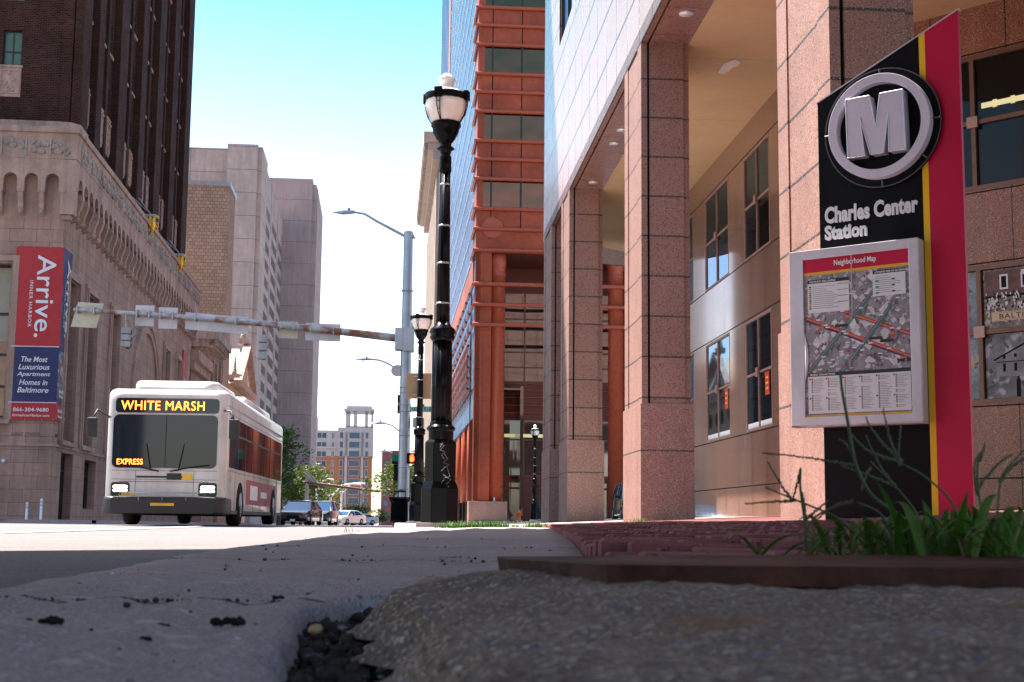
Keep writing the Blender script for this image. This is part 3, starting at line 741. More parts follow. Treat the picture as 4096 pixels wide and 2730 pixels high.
b.text('Fitness Center', (x_, .25, 1.02), Us, Vv, 1.1, .15, .006, bold=.01, shear=.25)
b.text('866-304-9680', (x_, .15, .36), Us, Vv, 1.3, .15, .006, bold=.01)
b.text('ArriveInnerHarbor.com', (x_, .12, .14), Us, Vv, 1.36, .11, .006, bold=.008, shear=.2)
b.build('lettering', mBanW, Bn)
for x in (-1.9, -1.2, -.5, 0): 
    for z in (.02, H_): b = MB(); b.cyl((x, 0, z), (x, -.12, z), .02, 6); b.build('grommet', mGalv, Bn)
# second smaller banner further down the facade
t = thing('wall_banner', 'narrow dark red banner with white lettering hung at the far end of the stone facade', 'banner', (-19.8378 + Fw.x * 38.6, 60 + Fw.y * 38.6, 5.5), rz(-5.6))
b = MB(); b.box(.05, .1, 0, 1.4, 0, 7.0 - .6); b.build('banner_panel', mBanR, t)
b = MB(); b.text('Arrive.', (.105, .55, 4.6), (0, 0, -1), (0, 1, 0), 3.2, .6, .006); b.frame; b.build('lettering', mBanW, t)
# bollards / delineator posts at the left kerb
for i, (px, py0, py1, Y_, lab) in enumerate(((60, 1197, 1155, 56.5, 'shorter slim white delineator post by the carved street name wall'), (93, 1198, 1147, 55.2, 'slim white delineator post in front of the stone corner, the taller one'))):
    p = atY(px, py0, Y_); q = atY(px, py1, Y_); t = thing('delineator_post', lab, 'post', (p.x, Y_, road_z(0, Y_)), 0, 'delineator posts at the left kerb')
    h = q.z - road_z(0, Y_); b = MB(); b.lathe([(.10, 0), (.10, .04), (.05, .06), (.05, h), (.03, h + .01)], n=12); b.build('post', mWhite, t)
    
    for za, zb_ in ((.72, .80), (.86, .94)): b = MB(); b.lathe([(.053, h * za), (.053, h * zb_)], n=12); b.build('reflector_band', mSignBk, t)
# ------------------------------------------------------------------ right: granite building with portico
GX, GY, GH = 3.3, 14., -4.2
G = thing('granite_building', 'pink granite office building with a tall open portico on square piers behind the station sign', 'building', (GX, GY, 0), rz(GH))
gs = dict(o=(0, 0, 0), u=(0, 1), n=(-1, 0))
def pier(y0, y1, zt=9.2, w=.96):
    m = MB()
    m.box(.16, w - .14, y0, y1, 2.2, zt); m.box(0, .115, y0, y0 + .42, 2.2, zt); m.box(.018, .115, y0 + .42, y1 - .42, 2.2, zt); m.box(0, .115, y1 - .42, y1, 2.2, zt); m.box(w - .14, w - .02, y0 + .07, y1 - .07, 2.2, zt)
    o = m.build('pier', mGranCol, G)
    m = MB(); m.box(.115, .16, y0 + .05, y1 - .05, 2.2, zt); m.build('shadow_joint', mBlackM, o)  # black strip stands in for the shade inside the groove
    m = MB(); m.box(-.03, w + .02, y0 - .04, y1 + .04, -.3, 2.2); m.build('pier_base', mGranBase, o, bevel=.006)
    return o
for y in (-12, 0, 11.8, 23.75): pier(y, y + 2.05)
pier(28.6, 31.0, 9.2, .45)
# beams over the piers (underside z = 9.2), with a shadow groove and round downlights
m = MB(); m.box(.0, .13, -14, 31, 9.2, 9.5); m.box(.13, .17, -14, 31, 9.25, 9.5); m.box(.17, .94, -14, 31, 9.2, 9.5)
m.build('portico_beam', mGranPlain, G)
m = MB(); m.box(.13, .17, -14, 31, 9.245, 9.3); m.box(.0, .01, -14, 31, 9.18, 9.2); m.build('shadow_joint', mBlackM, G)  # shade of the beam groove and lower edge drawn as black strips
for y in (6.3, 8.6, 10.2, 17.8, 19.0, 22.95):
    m = MB(); m.lathe([(.13, 9.17), (.13, 9.2), (.10, 9.2), (.10, 9.19)], c=(.56, y, 0), n=20); 
    o = m.build('downlight', mWhiteM, G); m = MB(); m.lathe([(.1, 9.182), (.1, 9.19)], c=(.56, y, 0), n=16); m.build('lens', mBlindC, o)
# ceiling
m = MB(); m.add([(.94, -14, 9.2), (16, -14, 9.2), (16, 3, 9.2), (3.4, 14, 9.2), (3.4, 33, 9.2), (.94, 31, 9.2)], [(0, 1, 2, 3, 4, 5)]); 
m.add([(.94, -14, 9.2), (.94, 31, 9.2), (.94, 31, 9.35), (.94, -14, 9.35)], [(0, 1, 2, 3)])
m.build('portico_ceiling', mStucco, G)
m = MB(); rp = random.Random(3)
c = atZ(1672, 150, 9.19); lx = (c.x - GX) * math.cos(math.radians(GH)) - (c.y - GY) * math.sin(math.radians(-4.2)) * -1
def to_local(p, X, Y, h):
    h = math.radians(h); return ((p.x - X) * math.cos(h) - (p.y - Y) * math.sin(h), (p.x - X) * math.sin(h) + (p.y - Y) * math.cos(h))
pts = []
for q in ((1650, 168), (1662, 148), (1672, 142), (1690, 137), (1702, 143), (1697, 152), (1683, 155), (1675, 164), (1660, 170)):
    x, y = to_local(atZ(q[0], q[1], 9.19), GX, GY, GH); pts.append((x, y))
m.prism(pts, 9.185, 9.196); m.build('plaster_patch', mPatch, G)
# upper outer wall, windows above, rounded far corner
m = MB().fr(**gs)
wh = []
for k in range(6):
    a = -12 + 11.9 * k * .5 + (23.2 - 11.9 * 2.5 + 12 - 0) * 0
ups = [(23.3, 26.6), (17.4, 20.7), (11.5, 14.8), (5.6, 8.9), (-.3, 3.0), (-6.2, -2.9)]
for a0, a1 in ups:
    for z0 in (14.3, 18.6, 22.9): wh.append((a0, a1, z0, z0 + 2.6, .25))
m.wall(-14, 31, 9.5, 26, wh)
m.wall(-14, 31, 9.2, 9.5)
R_ = 4.5
pts = [(R_ - R_ * math.cos(t), 31 + R_ * math.sin(t)) for t in [PI / 2 * i / 14 for i in range(15)]]
m.mat(Matrix())
for p, q in zip(pts, pts[1:]): m.add([(p[0], p[1], 9.2), (q[0], q[1], 9.2), (q[0], q[1], 26), (p[0], p[1], 26)], [(0, 1, 2, 3)], True)
m.box(R_, 26, 31 + R_ - .2, 31 + R_, 9.2, 26); m.box(0, 26, -14.2, -14, 9.2, 26); m.add([(0, -14, 26), (26, -14, 26), (26, 35, 26), (0, 35, 26)], [(0, 1, 2, 3)])
# corner pier turned with the curve
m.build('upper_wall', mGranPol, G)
for a0, a1 in ups[:6]:
    for z0 in (14.3, 18.6, 22.9):
        q = MB().fr(**gs); q.frame(a0, a1, z0, z0 + 2.6, .08, -.2, -.06, [(a0 + a1) / 2]); o = q.build('upper_window', mDkFrame, G)
        q = MB().fr(**gs); q.box(a0, a1, -.25, -.15, z0, z0 + 2.6); q.build('pane', mGlassB, o)
# inner wall behind the piers
XI = 3.36
gi = dict(o=(XI, 0, 0), u=(0, 1), n=(-1, 0))
m = MB().fr(**gi); ih = []
iw = [(18.97, 21.66), (15.1, 17.4), (23.2, 25.9), (27.4, 30.1)]
for a0, a1 in iw:
    ih += [(a0, a1, 6.0, 8.44, .07), (a0, a1, 2.06, 4.58, .07)]
m.wall(13.55, 31.5, -.3, 9.2, ih)
m.mat(Matrix()); m.add([(XI, 31.5, -.3), (14, 31.5, -.3), (14, 31.5, 9.2), (XI, 31.5, 9.2)], [(0, 1, 2, 3)])
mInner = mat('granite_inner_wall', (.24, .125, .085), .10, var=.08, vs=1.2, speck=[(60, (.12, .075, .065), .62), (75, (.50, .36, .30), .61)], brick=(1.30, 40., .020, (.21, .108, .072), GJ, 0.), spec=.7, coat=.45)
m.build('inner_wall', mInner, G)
for z in (.83, 2.02, 4.62, 5.98, 8.48): m = MB().fr(**gi); m.box(13.6, 31.4, .0015, .003, z - .012, z + .012); m.build('joint_line', mBlackM, G)
mBronzeL = mat('light_bronze', (.36, .22, .175), .4, metal=.3)
mStick = mat('red_sticker', (.65, .05, .02), .5)
mStickY = mat('yellow_lettering', (.8, .55, .05), .5)
def iwindow(fr, a0, a1, z0, z1, stick=False, lower=False, gm=None, posters=None):
    mid = (a0 + a1) / 2; zm = z0 + (z1 - z0) * .5
    q = MB().fr(**fr); q.frame(a0, a1, z0, z1, .05, -.06, .004, [mid], [zm]); o = q.build('window', mBronzeL, G)
    q = MB().fr(**fr); q.box(a0 + .02, a1 - .02, -.065, -.03, z0 + .02, z1 - .02); q.build('pane', gm or mGlassMir, o)
    q = MB().fr(**fr); q.box(mid - .1, mid + .1, .013, .05, zm - .1, zm + .1); q.build('corner_clip', mWhiteM if False else mBronzeL, o)
    if lower:
        q = MB().fr(**fr); q.box(a0 + .07, mid - .035, -.029, -.026, z0 + .06, z0 + .17); q.box(mid + .035, a1 - .07, -.029, -.026, z0 + .06, z0 + .17)
        q.build('window_strip', mSignW, o)
    if stick:
        q = MB().fr(**fr); q.box(a0 + .35, a0 + .68, -.029, -.024, z0 + .7, z0 + 1.2); s2 = q.build('sticker', mStick, o)
        q = MB().fr(**fr)
        for k in range(3): q.box(a0 + .42, a0 + .61, -.023, -.022, z0 + .82 + k * .12, z0 + .86 + k * .12)
        q.build('sticker_text', mStickY, o)
    return o
mBronzeL_ = mat('light_bronze_b', (.42, .28, .22), .35, metal=.4)
for i, (a0, a1) in enumerate(iw):
    iwindow(gi, a0, a1, 6.0, 8.44); iwindow(gi, a0, a1, 2.06, 4.58, True, True)
# chamfered wall at 45 degrees on the right
cc = to_local(Vector((7.94, 24.03, 0)), GX, GY, GH); ch = math.radians(-45.2 - GH)
uy = (math.sin(ch), math.cos(ch)); nx = (-math.cos(ch), math.sin(ch))
gc = dict(o=(cc[0], cc[1], 0), u=uy, n=nx)
m = MB().fr(**gc); A0 = -9.; A1 = 3.02
chh = [(-2.15, 1.3, 5.85, 8.30, .12), (-2.15, 1.3, 2.08, 4.50, .12), (-6.5, -3.1, 5.85, 8.3, .12), (-6.5, -3.1, 2.08, 4.5, .12)]
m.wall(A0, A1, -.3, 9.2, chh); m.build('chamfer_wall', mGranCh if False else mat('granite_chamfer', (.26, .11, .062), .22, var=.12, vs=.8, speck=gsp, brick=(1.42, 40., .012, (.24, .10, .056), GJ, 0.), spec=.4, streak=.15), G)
for z in (.8, 2.04, 4.54, 5.81, 8.34): m = MB().fr(**gc); m.box(A0, A1, .0015, .003, z - .012, z + .012); m.build('joint_line', mBlackM, G)
mGlassDk = mat('dark_window_glass', (.007, .007, .007), .04, var=0, spec=.25, wave=(.5, .01))
mBrkPh = mat('printed_brick', (.10, .035, .028), .4, var=.5, vs=6)
mPh1 = mat('sepia_photo', (.16, .13, .11), .35, var=.7, vs=3.2, detail=8, speck=[(9, (.42, .36, .31), .56), (16, (.03, .025, .025), .57)])
mPh2 = mat('grey_photo', (.10, .10, .11), .35, var=.6, vs=1.6, detail=8, speck=[(3, (.32, .32, .34), .56), (7, (.03, .03, .035), .60)])
mPh3 = mat('tinted_photo', (.14, .19, .22), .35, var=.6, vs=2.2, detail=8, speck=[(4, (.38, .30, .18), .58), (8, (.05, .06, .08), .60)])
mMapRdP = mat('bunting_red', (.25, .04, .04), .5)
mCream = mat('banner_cream', (.50, .40, .26), .5, var=.06); mBrnT = mat('brown_lettering', (.12, .04, .02), .5)
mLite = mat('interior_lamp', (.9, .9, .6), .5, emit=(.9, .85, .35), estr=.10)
for (a0, a1, z0, z1, _) in chh:
    far = a1 < 0; q = MB().fr(**gc); mid = -.28 if not far else -5.2; zm = z0 + 1.23 if z0 > 5 else z0 + 1.25
    q.frame(a0, a1, z0, z1, .08, -.1, .012, [mid], [zm]); o = q.build('window', mBronze, G)
    q = MB().fr(**gc); q.box(mid - .1, mid + .1, .013, .05, zm - .1, zm + .1); q.build('corner_clip', mBronzeL, o)
    q = MB().fr(**gc); q.box(a0 + .02, a1 - .02, -.11, -.055, z0 + .02, z1 - .02); q.build('pane', mGlassDk, o)
    if z0 > 5:
        q = MB().fr(**gc)
        q.box(-1.9, -.42, -.054, -.05, 7.32, 7.42)
        for k in range(4): q.box(-1.7 + k * .33, -1.62 + k * .33, -.05, -.046, 7.30, 7.44)
        if not far: q.build('ceiling_lamp', mLite, o)
    elif not far:
        T_, M_ = .05, .05
        def rect(m_, x0, x1, y0, y1, bb=-.049, b0=-.0535): q.cm = m_; q.box(x0, x1, b0, bb, y0, y1)
        rq = random.Random(8); u3 = (-uy[0], -uy[1], 0)
        mHall = mat('printed_hall', (.17, .165, .17), .4, var=.4, vs=3)
        for (x0, x1, y0, y1, mt) in ((mid + .06, a1 - .09, zm + .05, z1 - .09, mPh3), (mid + .06, a1 - .09, z0 + .09, zm - .05, mPh3)):
            q = MB().fr(**gc); q.box(x0, x1, -.054, -.05, y0, y1); q.build('history_photo', mt, o)
        # upper photo: brick building with bunting, crowd and title band
        q = MB().fr(**gc); q.box(mid - 1.81, mid - .06, -.054, -.05, zm + .05, z1 - .09)
        rect(1, mid - 1.75, mid - .1, zm + .62, z1 - .12)
        for k in range(4): rect(2, mid - 1.65 + k * .38, mid - 1.5 + k * .38, zm + .72, zm + .98, -.047); rect(3, mid - 1.62 + k * .38, mid - 1.53 + k * .38, zm + .75, zm + .95, -.046)
        rect(2, mid - 1.2, mid - .75, z1 - .24, z1 - .14, -.046); rect(5, mid - 1.1, mid - .85, z1 - .22, z1 - .19, -.045)
        rect(3, mid - 1.75, mid - .1, zm + .58, zm + .62, -.047)
        for k in range(200):
            x = mid - .12 - rq.random() * 1.6; z = zm + .34 + rq.random() * .30; rect(2 if rq.random() < .6 else 3, x, x + .022, z, z + .04, -.0465 + rq.random() * .0008)
        rect(4, mid - 1.72, mid - .2, zm + .17, zm + .33, -.045); rect(6, mid - 1.66, mid - .26, zm + .185, zm + .19, -.044); rect(6, mid - 1.66, mid - .26, zm + .31, zm + .315, -.044)
        q.cm = 6; q.M = Matrix(); oo = Vector((cc[0], cc[1], 0)) + Vector((uy[0], uy[1], 0)) * (mid - .34) + Vector((nx[0], nx[1], 0)) * (-.044)
        q.text('BALTIMORE', (oo.x, oo.y, zm + .205), u3, (0, 0, 1), .9, .09, .004, bold=.006, sp=1.15)
        q.build('history_photo', [mPh1, mBrkPh, mSignBk, mBlackM, mCream, mMapRdP, mBrnT], o)
        # lower photo: old hall with windows, figures in the street
        q = MB().fr(**gc); hx = mid - .25; q.box(mid - 1.81, mid - .06, -.054, -.05, z0 + .09, zm - .05)
        q.cm = 1; q.ext([(hx, z0 + .46), (hx, z0 + .74), (hx - .55, z0 + 1.0), (hx - 1.5, z0 + .86), (hx - 1.5, z0 + .42)], -.053, -.048)
        q.cm = 2; q.ext([(hx + .04, z0 + .73), (hx - .55, z0 + 1.0), (hx - 1.5, z0 + .86), (hx - 1.5, z0 + .885), (hx - .55, z0 + 1.035), (hx + .04, z0 + .76)], -.053, -.047)
        for k in range(6): rect(2, hx - .12 - k * .2, hx - .17 - k * .2, z0 + .54, z0 + .68, -.046); rect(2, hx - .12 - k * .2, hx - .17 - k * .2, z0 + .76 + .02 * min(k, 2), z0 + .82 + .02 * min(k, 2), -.046)
        rect(2, hx - 1.5, hx, z0 + .70, z0 + .715, -.0465)
        for (x, h) in ((.35, .30), (.62, .36), (.75, .34), (1.1, .38)): rect(3 if h > .33 else 2, hx - x - .07, hx - x, z0 + .1, z0 + .1 + h, -.0455); rect(2, hx - x - .055, hx - x - .015, z0 + .1 + h, z0 + .15 + h, -.0455)
        q.build('history_photo', [mPh2, mHall, mBlackM, mSignBk], o)
# ------------------------------------------------------------------ terracotta metal and glass building
RB = thing('terracotta_building', 'terracotta metal clad building with pipe rails, round corner column and blue glass side', 'building', (-2.3, 85, 0), rz(-5))
rf = dict(o=(0, 0, 0), u=(1, 0), n=(0, -1)); rs = dict(o=(0, 0, 0), u=(0, 1), n=(-1, 0))
def yv(c): return c
mGlassRB = mat('brown_tinted_glass', (.20, .09, .055), .03, var=0, metal=1., stint=(.5, .3, .25), spec=.8, wave=(.6, .03))
# floors: window bands and spandrels on the front
m = MB(); glass_bands = []
top = 62.
base_z = 16.6
FH = 4.38
holes = []
k = 0; z = 19.45
while z < top - 4:
    holes.append((.25, 12.2, z, z + 1.78, .12)); z += FH
m.fr(**rf).wall(0, 12.5, base_z, top, holes); m.mat(Matrix())
m.box(0, 12.5, .02, .4, base_z - .02, base_z + .0)
m.add([(12.5, 0, 0), (12.5, 40, 0), (12.5, 40, top), (12.5, 0, top)], [(0, 1, 2, 3)])
m.add([(0, 0, top), (12.5, 0, top), (12.5, 45, top), (0, 45, top)], [(0, 1, 2, 3)])
m.build('facade_panel', mRed, RB)
m = MB()
for (a0, a1, z0, z1, d) in holes:
    pass
zs = []
for (a0, a1, z0, z1, d) in holes:
    q = MB().fr(**rf); q.box(a0, a1, -.15, -.1, z0, z1); o = q.build('window_band', mGlassRB, RB)
    for a in [.9 + 1.88 * i for i in range(7)]: q = MB().fr(**rf); q.box(a - .05, a + .05, -.1, .03, z0, z1); q.build('mullion', mDkFrame, o)
    zs += [z0 - .06, z1 + .08, z1 + 1.35]
for z in [18.1, 16.75] + zs:
    m = MB(); m.fr(**rf).tube([(-.16, .10, z), (12.4, .10, z)], .125, 8); m.build('pipe_rail', mRedPipe, RB)
m = MB()
for z in [18.1, 16.75] + zs:
    m.fr(**rf)
    for a in [.9 + 1.88 * i for i in range(7)]: m.box(a - .03, a + .03, .0, .01, z - 1.28, z - .0) if any(abs(z - q) < .01 for q in zs) else None
m.build('panel_joint', mBlackM, RB)
# round medallion
m = MB().fr(**rf); m.tube([(1.02 + .72 * math.cos(t), .02, 18.2 + .72 * math.sin(t)) for t in [2 * PI * i / 24 for i in range(25)]], .035, 6)
for t in (0,): m.ext([(1.02 + .66 * math.cos(2 * PI * i / 24), 18.2 + .66 * math.sin(2 * PI * i / 24)) for i in range(24)], 0, .05)
m.build('round_medallion', mRedPipe, RB)
# corner pier, round columns, plinths
m = MB(); m.box(0, 1.0, 0, 1.1, 1.16, base_z)
m.build('corner_pier', mRed, RB)
m = MB(); 
for z in (7.3, 3.9, 11.7): m.box(-.004, 1.004, -.004, 1.1, z, z + .03)
m.box(.48, .50, -.0045, 0, 1.2, base_z)
m.build('panel_joint', mRedDk, RB)
m = MB()
m.box(-.25, 2.1, -.25, 1.6, -.6, 1.16); m.build('granite_plinth', mGranBase, RB, bevel=.02)
for cxx in (1.42, 8.9):
    m = MB(); m.lathe([(.48, .6), (.48, 15.2), (.52, 15.22), (.52, 15.36), (.48, 15.38), (.48, 15.7), (.53, 15.75), (.53, base_z)], c=(cxx, .6, 0), n=24); m.build('round_column', mRedPipe, RB)
for z in (14.6, 13.3, 12.05): m = MB(); m.fr(**rf).tube([(-.16, .12, z), (12.4, .12, z)], .13, 8); m.build('pipe_rail', mRedPipe, RB)
m = MB(); m.box(1.28, 1.36, .08, .14, 1.1, 1.4); m.build('bracket', mSignW, RB)
# recessed entrance wall
RY = 5.
re_ = dict(o=(0, RY, 0), u=(1, 0), n=(0, -1))
m = MB().fr(**re_); eh = [(2.2, 3.55, -.2, 2.6, .2), (4.0, 5.4, -.2, 2.6, .2), (5.9, 7.3, -.2, 2.6, .2), (7.8, 9.2, -.2, 2.6, .2),
    (2.2, 5.0, 2.85, 6.6, .3), (5.2, 9.4, 2.85, 6.6, .3), (2.2, 5.0, 9.0, 15.0, .3), (5.2, 9.4, 9.0, 15.0, .3)]
m.wall(0, 12.5, -.3, base_z, eh); m.mat(Matrix()); m.add([(0, 0, base_z - .05), (12.5, 0, base_z - .05), (12.5, RY, base_z - .05), (0, RY, base_z - .05)], [(0, 1, 2, 3)])
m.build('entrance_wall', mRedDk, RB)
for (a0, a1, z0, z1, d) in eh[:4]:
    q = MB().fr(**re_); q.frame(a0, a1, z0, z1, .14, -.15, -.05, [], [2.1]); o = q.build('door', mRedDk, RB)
    q = MB().fr(**re_); q.box(a0, a1, -.2, -.12, z0, z1); q.build('pane', mGlass, o)
    q = MB().fr(**re_); q.tube([(a0 + .22, -.03, .8), (a0 + .22, -.03, 1.3)], .02, 6); q.build('handle', mGalv, o)
for (a0, a1, z0, z1, d) in eh[4:]:
    q = MB().fr(**re_); q.frame(a0, a1, z0, z1, .09, -.22, -.1, [(a0 + a1) / 2], [z0 + 1.0, z0 + 2.0, z0 + 4.2] if z1 > 10 else [z0 + 2.4]); o = q.build('window', mBronze, RB)
    q = MB().fr(**re_); q.box(a0, a1, -.3, -.18, z0, z1); q.build('pane', mGlass, o)
m = MB().fr(**re_)
for z in (7.0, 7.5, 8.0, 8.5, 8.9): m.tube([(1.5, .08, z), (12, .08, z)], .04, 6)
m.build('louvre', mRedPipe, RB)
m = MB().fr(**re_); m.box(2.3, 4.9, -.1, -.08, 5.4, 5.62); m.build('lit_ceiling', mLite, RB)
m = MB().fr(**re_); m.box(2.75, 3.0, .0, .03, 2.66, 2.82); m.build('house_number', mBlackM, RB)
# blue glass side facing the street, with ribbed terracotta lower floors
m = MB().fr(**rs)
m.box(.6, 46, -.3, -.05, 6.4, top); m.build('glass_wall', mGlassB, RB)
m = MB().fr(**rs)
for i in range(28): 
    a = 3.5 + i * 1.6; m.box(a - .035, a + .035, -.05, -.038, 16.6, top)
for i in range(0, 24): m.box(3.3, 46, -.05, .0, 17 + i * 1.9, 17.05 + i * 1.9)
m.build('mullion_grid', mWhiteM, RB)
m = MB().fr(**rs)
m.box(-.02, 3.0, -.4, .02, 16.6, top); m.box(0.0, 1.1, -.3, .0, 1.2, 16.6)
m.build('facade_panel', mRed, RB)
for z in [16.75, 18.1] + zs:
    m = MB().fr(**rs); m.tube([(-.1, .1, z), (3.1, .1, z)], .125, 8); m.build('side_pipe', mRedPipe, RB)
for i in range(12):
    for z in (14.6, 13.3, 12.05): m = MB().fr(**rs); m.tube([(.2 + i * 3.8, .14, z), (2.6 + i * 3.8, .14, z)], .11, 6); m.build('side_pipe', mRedPipe, RB)
for i in range(6):
    m = MB().fr(**rs); a = 9.8 + i * 7.6; m.lathe([(.36, -.4), (.36, 8.2)], c=(a, -.5, 0), n=14); m.build('street_column', mRedPipe, RB)
m = MB().fr(**rs)
for i in range(11):
    a = 3.9 + i * 3.8
    m.box(a + .6, a + 3.2, -.5, -.05, 8.2, 11.6)
    for z in (8.4, 9.1, 9.8, 10.5, 11.2): m.tube([(a, .2, z), (a + 3.6, .2, z)], .1, 6)
m.box(3.0, 46, -.4, .0, 15.2, 16.6)
m.build('ribbed_spandrel', mRed, RB)
m = MB().fr(**rs); m.box(1.5, 46, -3.2, -3.0, -.4, 8.4); m.box(.8, 46, -3, 0, 8.1, 8.2); m.build('shop_glass', mGlass, RB)
for i in range(12): m = MB().fr(**rs); m.box(1.2 + i * 3.8, 1.7 + i * 3.8, -.3, .15, -.6, 1.2); m.build('dark_plinth', mBlackM, RB)
# ------------------------------------------------------------------ buildings further along on the right
mStripe = mat('purple_brown_cladding', (.28, .14, .12), .5, var=.1, vs=.4)
NB = thing('striped_office_tower', 'very tall brown office tower with narrow blue glass stripes rising behind the terracotta building', 'building', (-2.3 - .0872 * 47 / 1 * 1.0, 85 + 46.8, 0), rz(-5))
m = MB(); m.box(0, 30, 0, 27, -1, 78); m.build('tower_wall', mStripe, NB)
for i in range(6):
    q = MB(); q.box(-.05, .0, 4.5 + i * 3.7, 6.4 + i * 3.7, 3, 77); q.build('glass_stripe', mGlassB, NB)
mCreamSt = mat('cream_stone', (.46, .38, .32), .8, var=.12, vs=.5)
OB = thing('ornate_office_building', 'red brick office building with cream pilaster stripes and a heavy bracketed cornice', 'building', (-2.3 - .0872 * 73.6, 85 + 73.6, 0), rz(-5))
m = MB(); m.box(0, 25, 0, 42, -1.5, 42); m.build('brick_wall', mBrickR, OB)
for i in range(9):
    q = MB(); q.box(-.35, 0, .4 + i * 4.9, 2.6 + i * 4.9, -1, 40); q.build('stone_pilaster', mCreamSt, OB)
for i in range(8):
    q = MB(); q.box(-.08, -.02, 3.2 + i * 4.9, 4.6 + i * 4.9, 4, 39); q.build('window_strip', mGlassB if i < 2 else mGlassFar, OB)
m = MB(); m.box(-1.9, 25, -.6, 43, 44.0, 45.2); m.box(-1.4, 25, -.3, 42.5, 43.0, 44.0); m.box(-.8, 25, -.2, 42.3, 42, 43.0); m.build('cornice', mCreamSt, OB)
m = MB()
for i in range(48): m.box(-1.8, -.4, .1 + i * .88, .5 + i * .88, 43.1, 44.0)
m.build('cornice_bracket', mCarve, OB)
OB2 = thing('arched_stone_building', 'low carved stone building with arches at the foot of the ornate office building', 'building', (-2.3 - .0872 * 118, 85 + 118, 0), rz(-5))
m = MB().fr(**rs); m.wall(0, 30, -2, 22, [(2 + i * 5, 5 + i * 5, z, z + 3, .5) for i in range(5) for z in (1, 6, 11, 16)]); m.mat(Matrix()); m.box(.6, 20, .01, 30, -2, 21.9); m.build('stone_wall', mCreamSt, OB2)
# ------------------------------------------------------------------ background left
TB = thing('tan_tiled_building', 'windowless tan tiled block rising behind the brick tower', 'building', (-26.26, 125, -.5), rz(-5.5))
m = MB(); m.box(-12, 0, 0, 5.5, 0, 30.9); m.build('tiled_wall', mTile, TB)
m = MB(); m.box(-12.1, .12, -.12, 5.6, 30.9, 31.3); m.build('coping', mGalv, TB)
m = MB(); m.cyl((-6.3, 6, 11), (-4.6, 5.2, 12.4), .3, 8); m.build('duct', mBlackM, TB)
CT = thing('concrete_tower', 'tall blank concrete tower with a stepped window side, in front of the plainer slab', 'building', (-55.98, 300, -1.5), rz(-5.5)); CT.scale = (1.304,) * 3
m = MB()
m.box(-13.2, -6.1, 2.5, 16, 0, 64.2); m.box(-6.1, -5.9, 4, 16, 0, 63.2); m.box(-5.86, -.75, 0, 20, 0, 64.4); m.box(-.75, 0, .9, 12, 0, 64.2)
steps = [(0, 12.), (.9, 30), (1.8, 50), (2.7, 72), (3.5, 90)]
yy = 12.; px_ = 0
SIDE = []
for i in range(4):
    x0 = .0 + i * .0; 
# side wall follows the measured line; four bays separated by fins
m.box(-12, -.5, 12, 84, 0, 64.2)
for i in range(5): m.box(-.5, -.40, 10.6 + i * 17.5, 12.6 + i * 17.5, 0, 64.2)
m.build('concrete_wall', mConc, CT)
cfs = dict(o=(-.5, 0, 0), u=(0, 1), n=(1, 0))
for i in range(4):
    for f in range(17):
        q = MB().fr(**cfs); z0 = 4.5 + f * 3.2
        a0 = 14 + i * 17.5
        q.frame(a0, a0 + 12.5, z0, z0 + 2.3, .25, .0, .03, [a0 + 4.2, a0 + 8.4]); o = q.build('window', mConc, CT)
        q = MB().fr(**cfs); q.box(a0 + .2, a0 + 12.3, .0, .028, z0 + .2, z0 + 2.1); q.build('pane', mGlassFar, o)
CS = thing('concrete_slab_tower', 'plain windowless concrete slab tower just behind the stepped windowed one', 'building', (-55.05, 378, -1.8), rz(-5.5)); CS.scale = (1.304,) * 3
m = MB(); m.box(-16, -.8, 0, 30, 0, 73.6); m.box(-.8, 0, .6, 30, 0, 72.5); m.box(-1.2, .2, 1.6, 30, 0, 72); m.build('concrete_wall', mat('concrete_slab_wall', (.36, .265, .255), .9, var=.12, vs=.15, brick=(40, 4.6, .06, (.34, .25, .24), (.2, .145, .135), 0), streak=.15), CS)
# small old buildings after the stone base
BB = thing('brown_stone_building', 'small dark brown fronted building with corniced roof beyond the stone tower base', 'building', (-19.84 + Fw.x * 43.4, 60 + Fw.y * 43.4, -.5), rz(-5.6))
mBrown = mat('brown_facade', (.11, .035, .028), .6, var=.2, vs=1.)
mWood = mat('boarded_wood', (.13, .08, .05), .8, var=.35, vs=.8, streak=.3)
m = MB(); m.box(-14, 0, .2, 9, 0, 12.2); m.build('facade_wall', mBrown, BB)
m = MB(); m.box(-14, .6, -.2, 9.2, 12.2, 13.0); m.box(-14, .3, 0, 9.1, 11.6, 12.2); m.build('cornice', mLimeT, BB)
m = MB(); m.box(.0, .1, 1.5, 7.8, 1, 9.6); m.build('boarded_opening', mWood, BB)
m = MB(); m.fr(**S_).frame(1.3, 8.0, .8, 9.8, .2, .0, .18); m.build('opening_frame', mBlackM, BB)
m = MB(); m.box(-13.5, -1.2, 1, 9, 12.9, 15.2); m.build('rear_wall', mSignBk, BB)
PB = thing('pilastered_building', 'narrow tan stone building with pilasters and a dark bracketed cornice beside the brown fronted one', 'building', (-19.84 + Fw.x * 53, 60 + Fw.y * 53, -.5), rz(-5.6))
m = MB(); m.box(-12, 0, 0, 9, 0, 15.5); m.build('stone_wall', mTile, PB)
for i in range(4):
    q = MB(); q.box(0, .25, .3 + i * 2.7, .9 + i * 2.7, 7, 13.6); q.build('pilaster', mLimeT, PB)
for i in range(3):
    q = MB(); q.box(0, .04, 1.1 + i * 2.7, 2.8 + i * 2.7, 7.5, 13.2); q.build('window', mGlassFar, PB)
m = MB(); m.box(-12, 1.0, -.5, 9.5, 15.0, 15.7); m.box(-12, .6, -.3, 9.3, 14.4, 15.0)
for i in range(9): m.box(.2, .9, -.3 + i * 1.1, .1 + i * 1.1, 14.5, 15.0)
m.build('cornice', mCarve, PB)
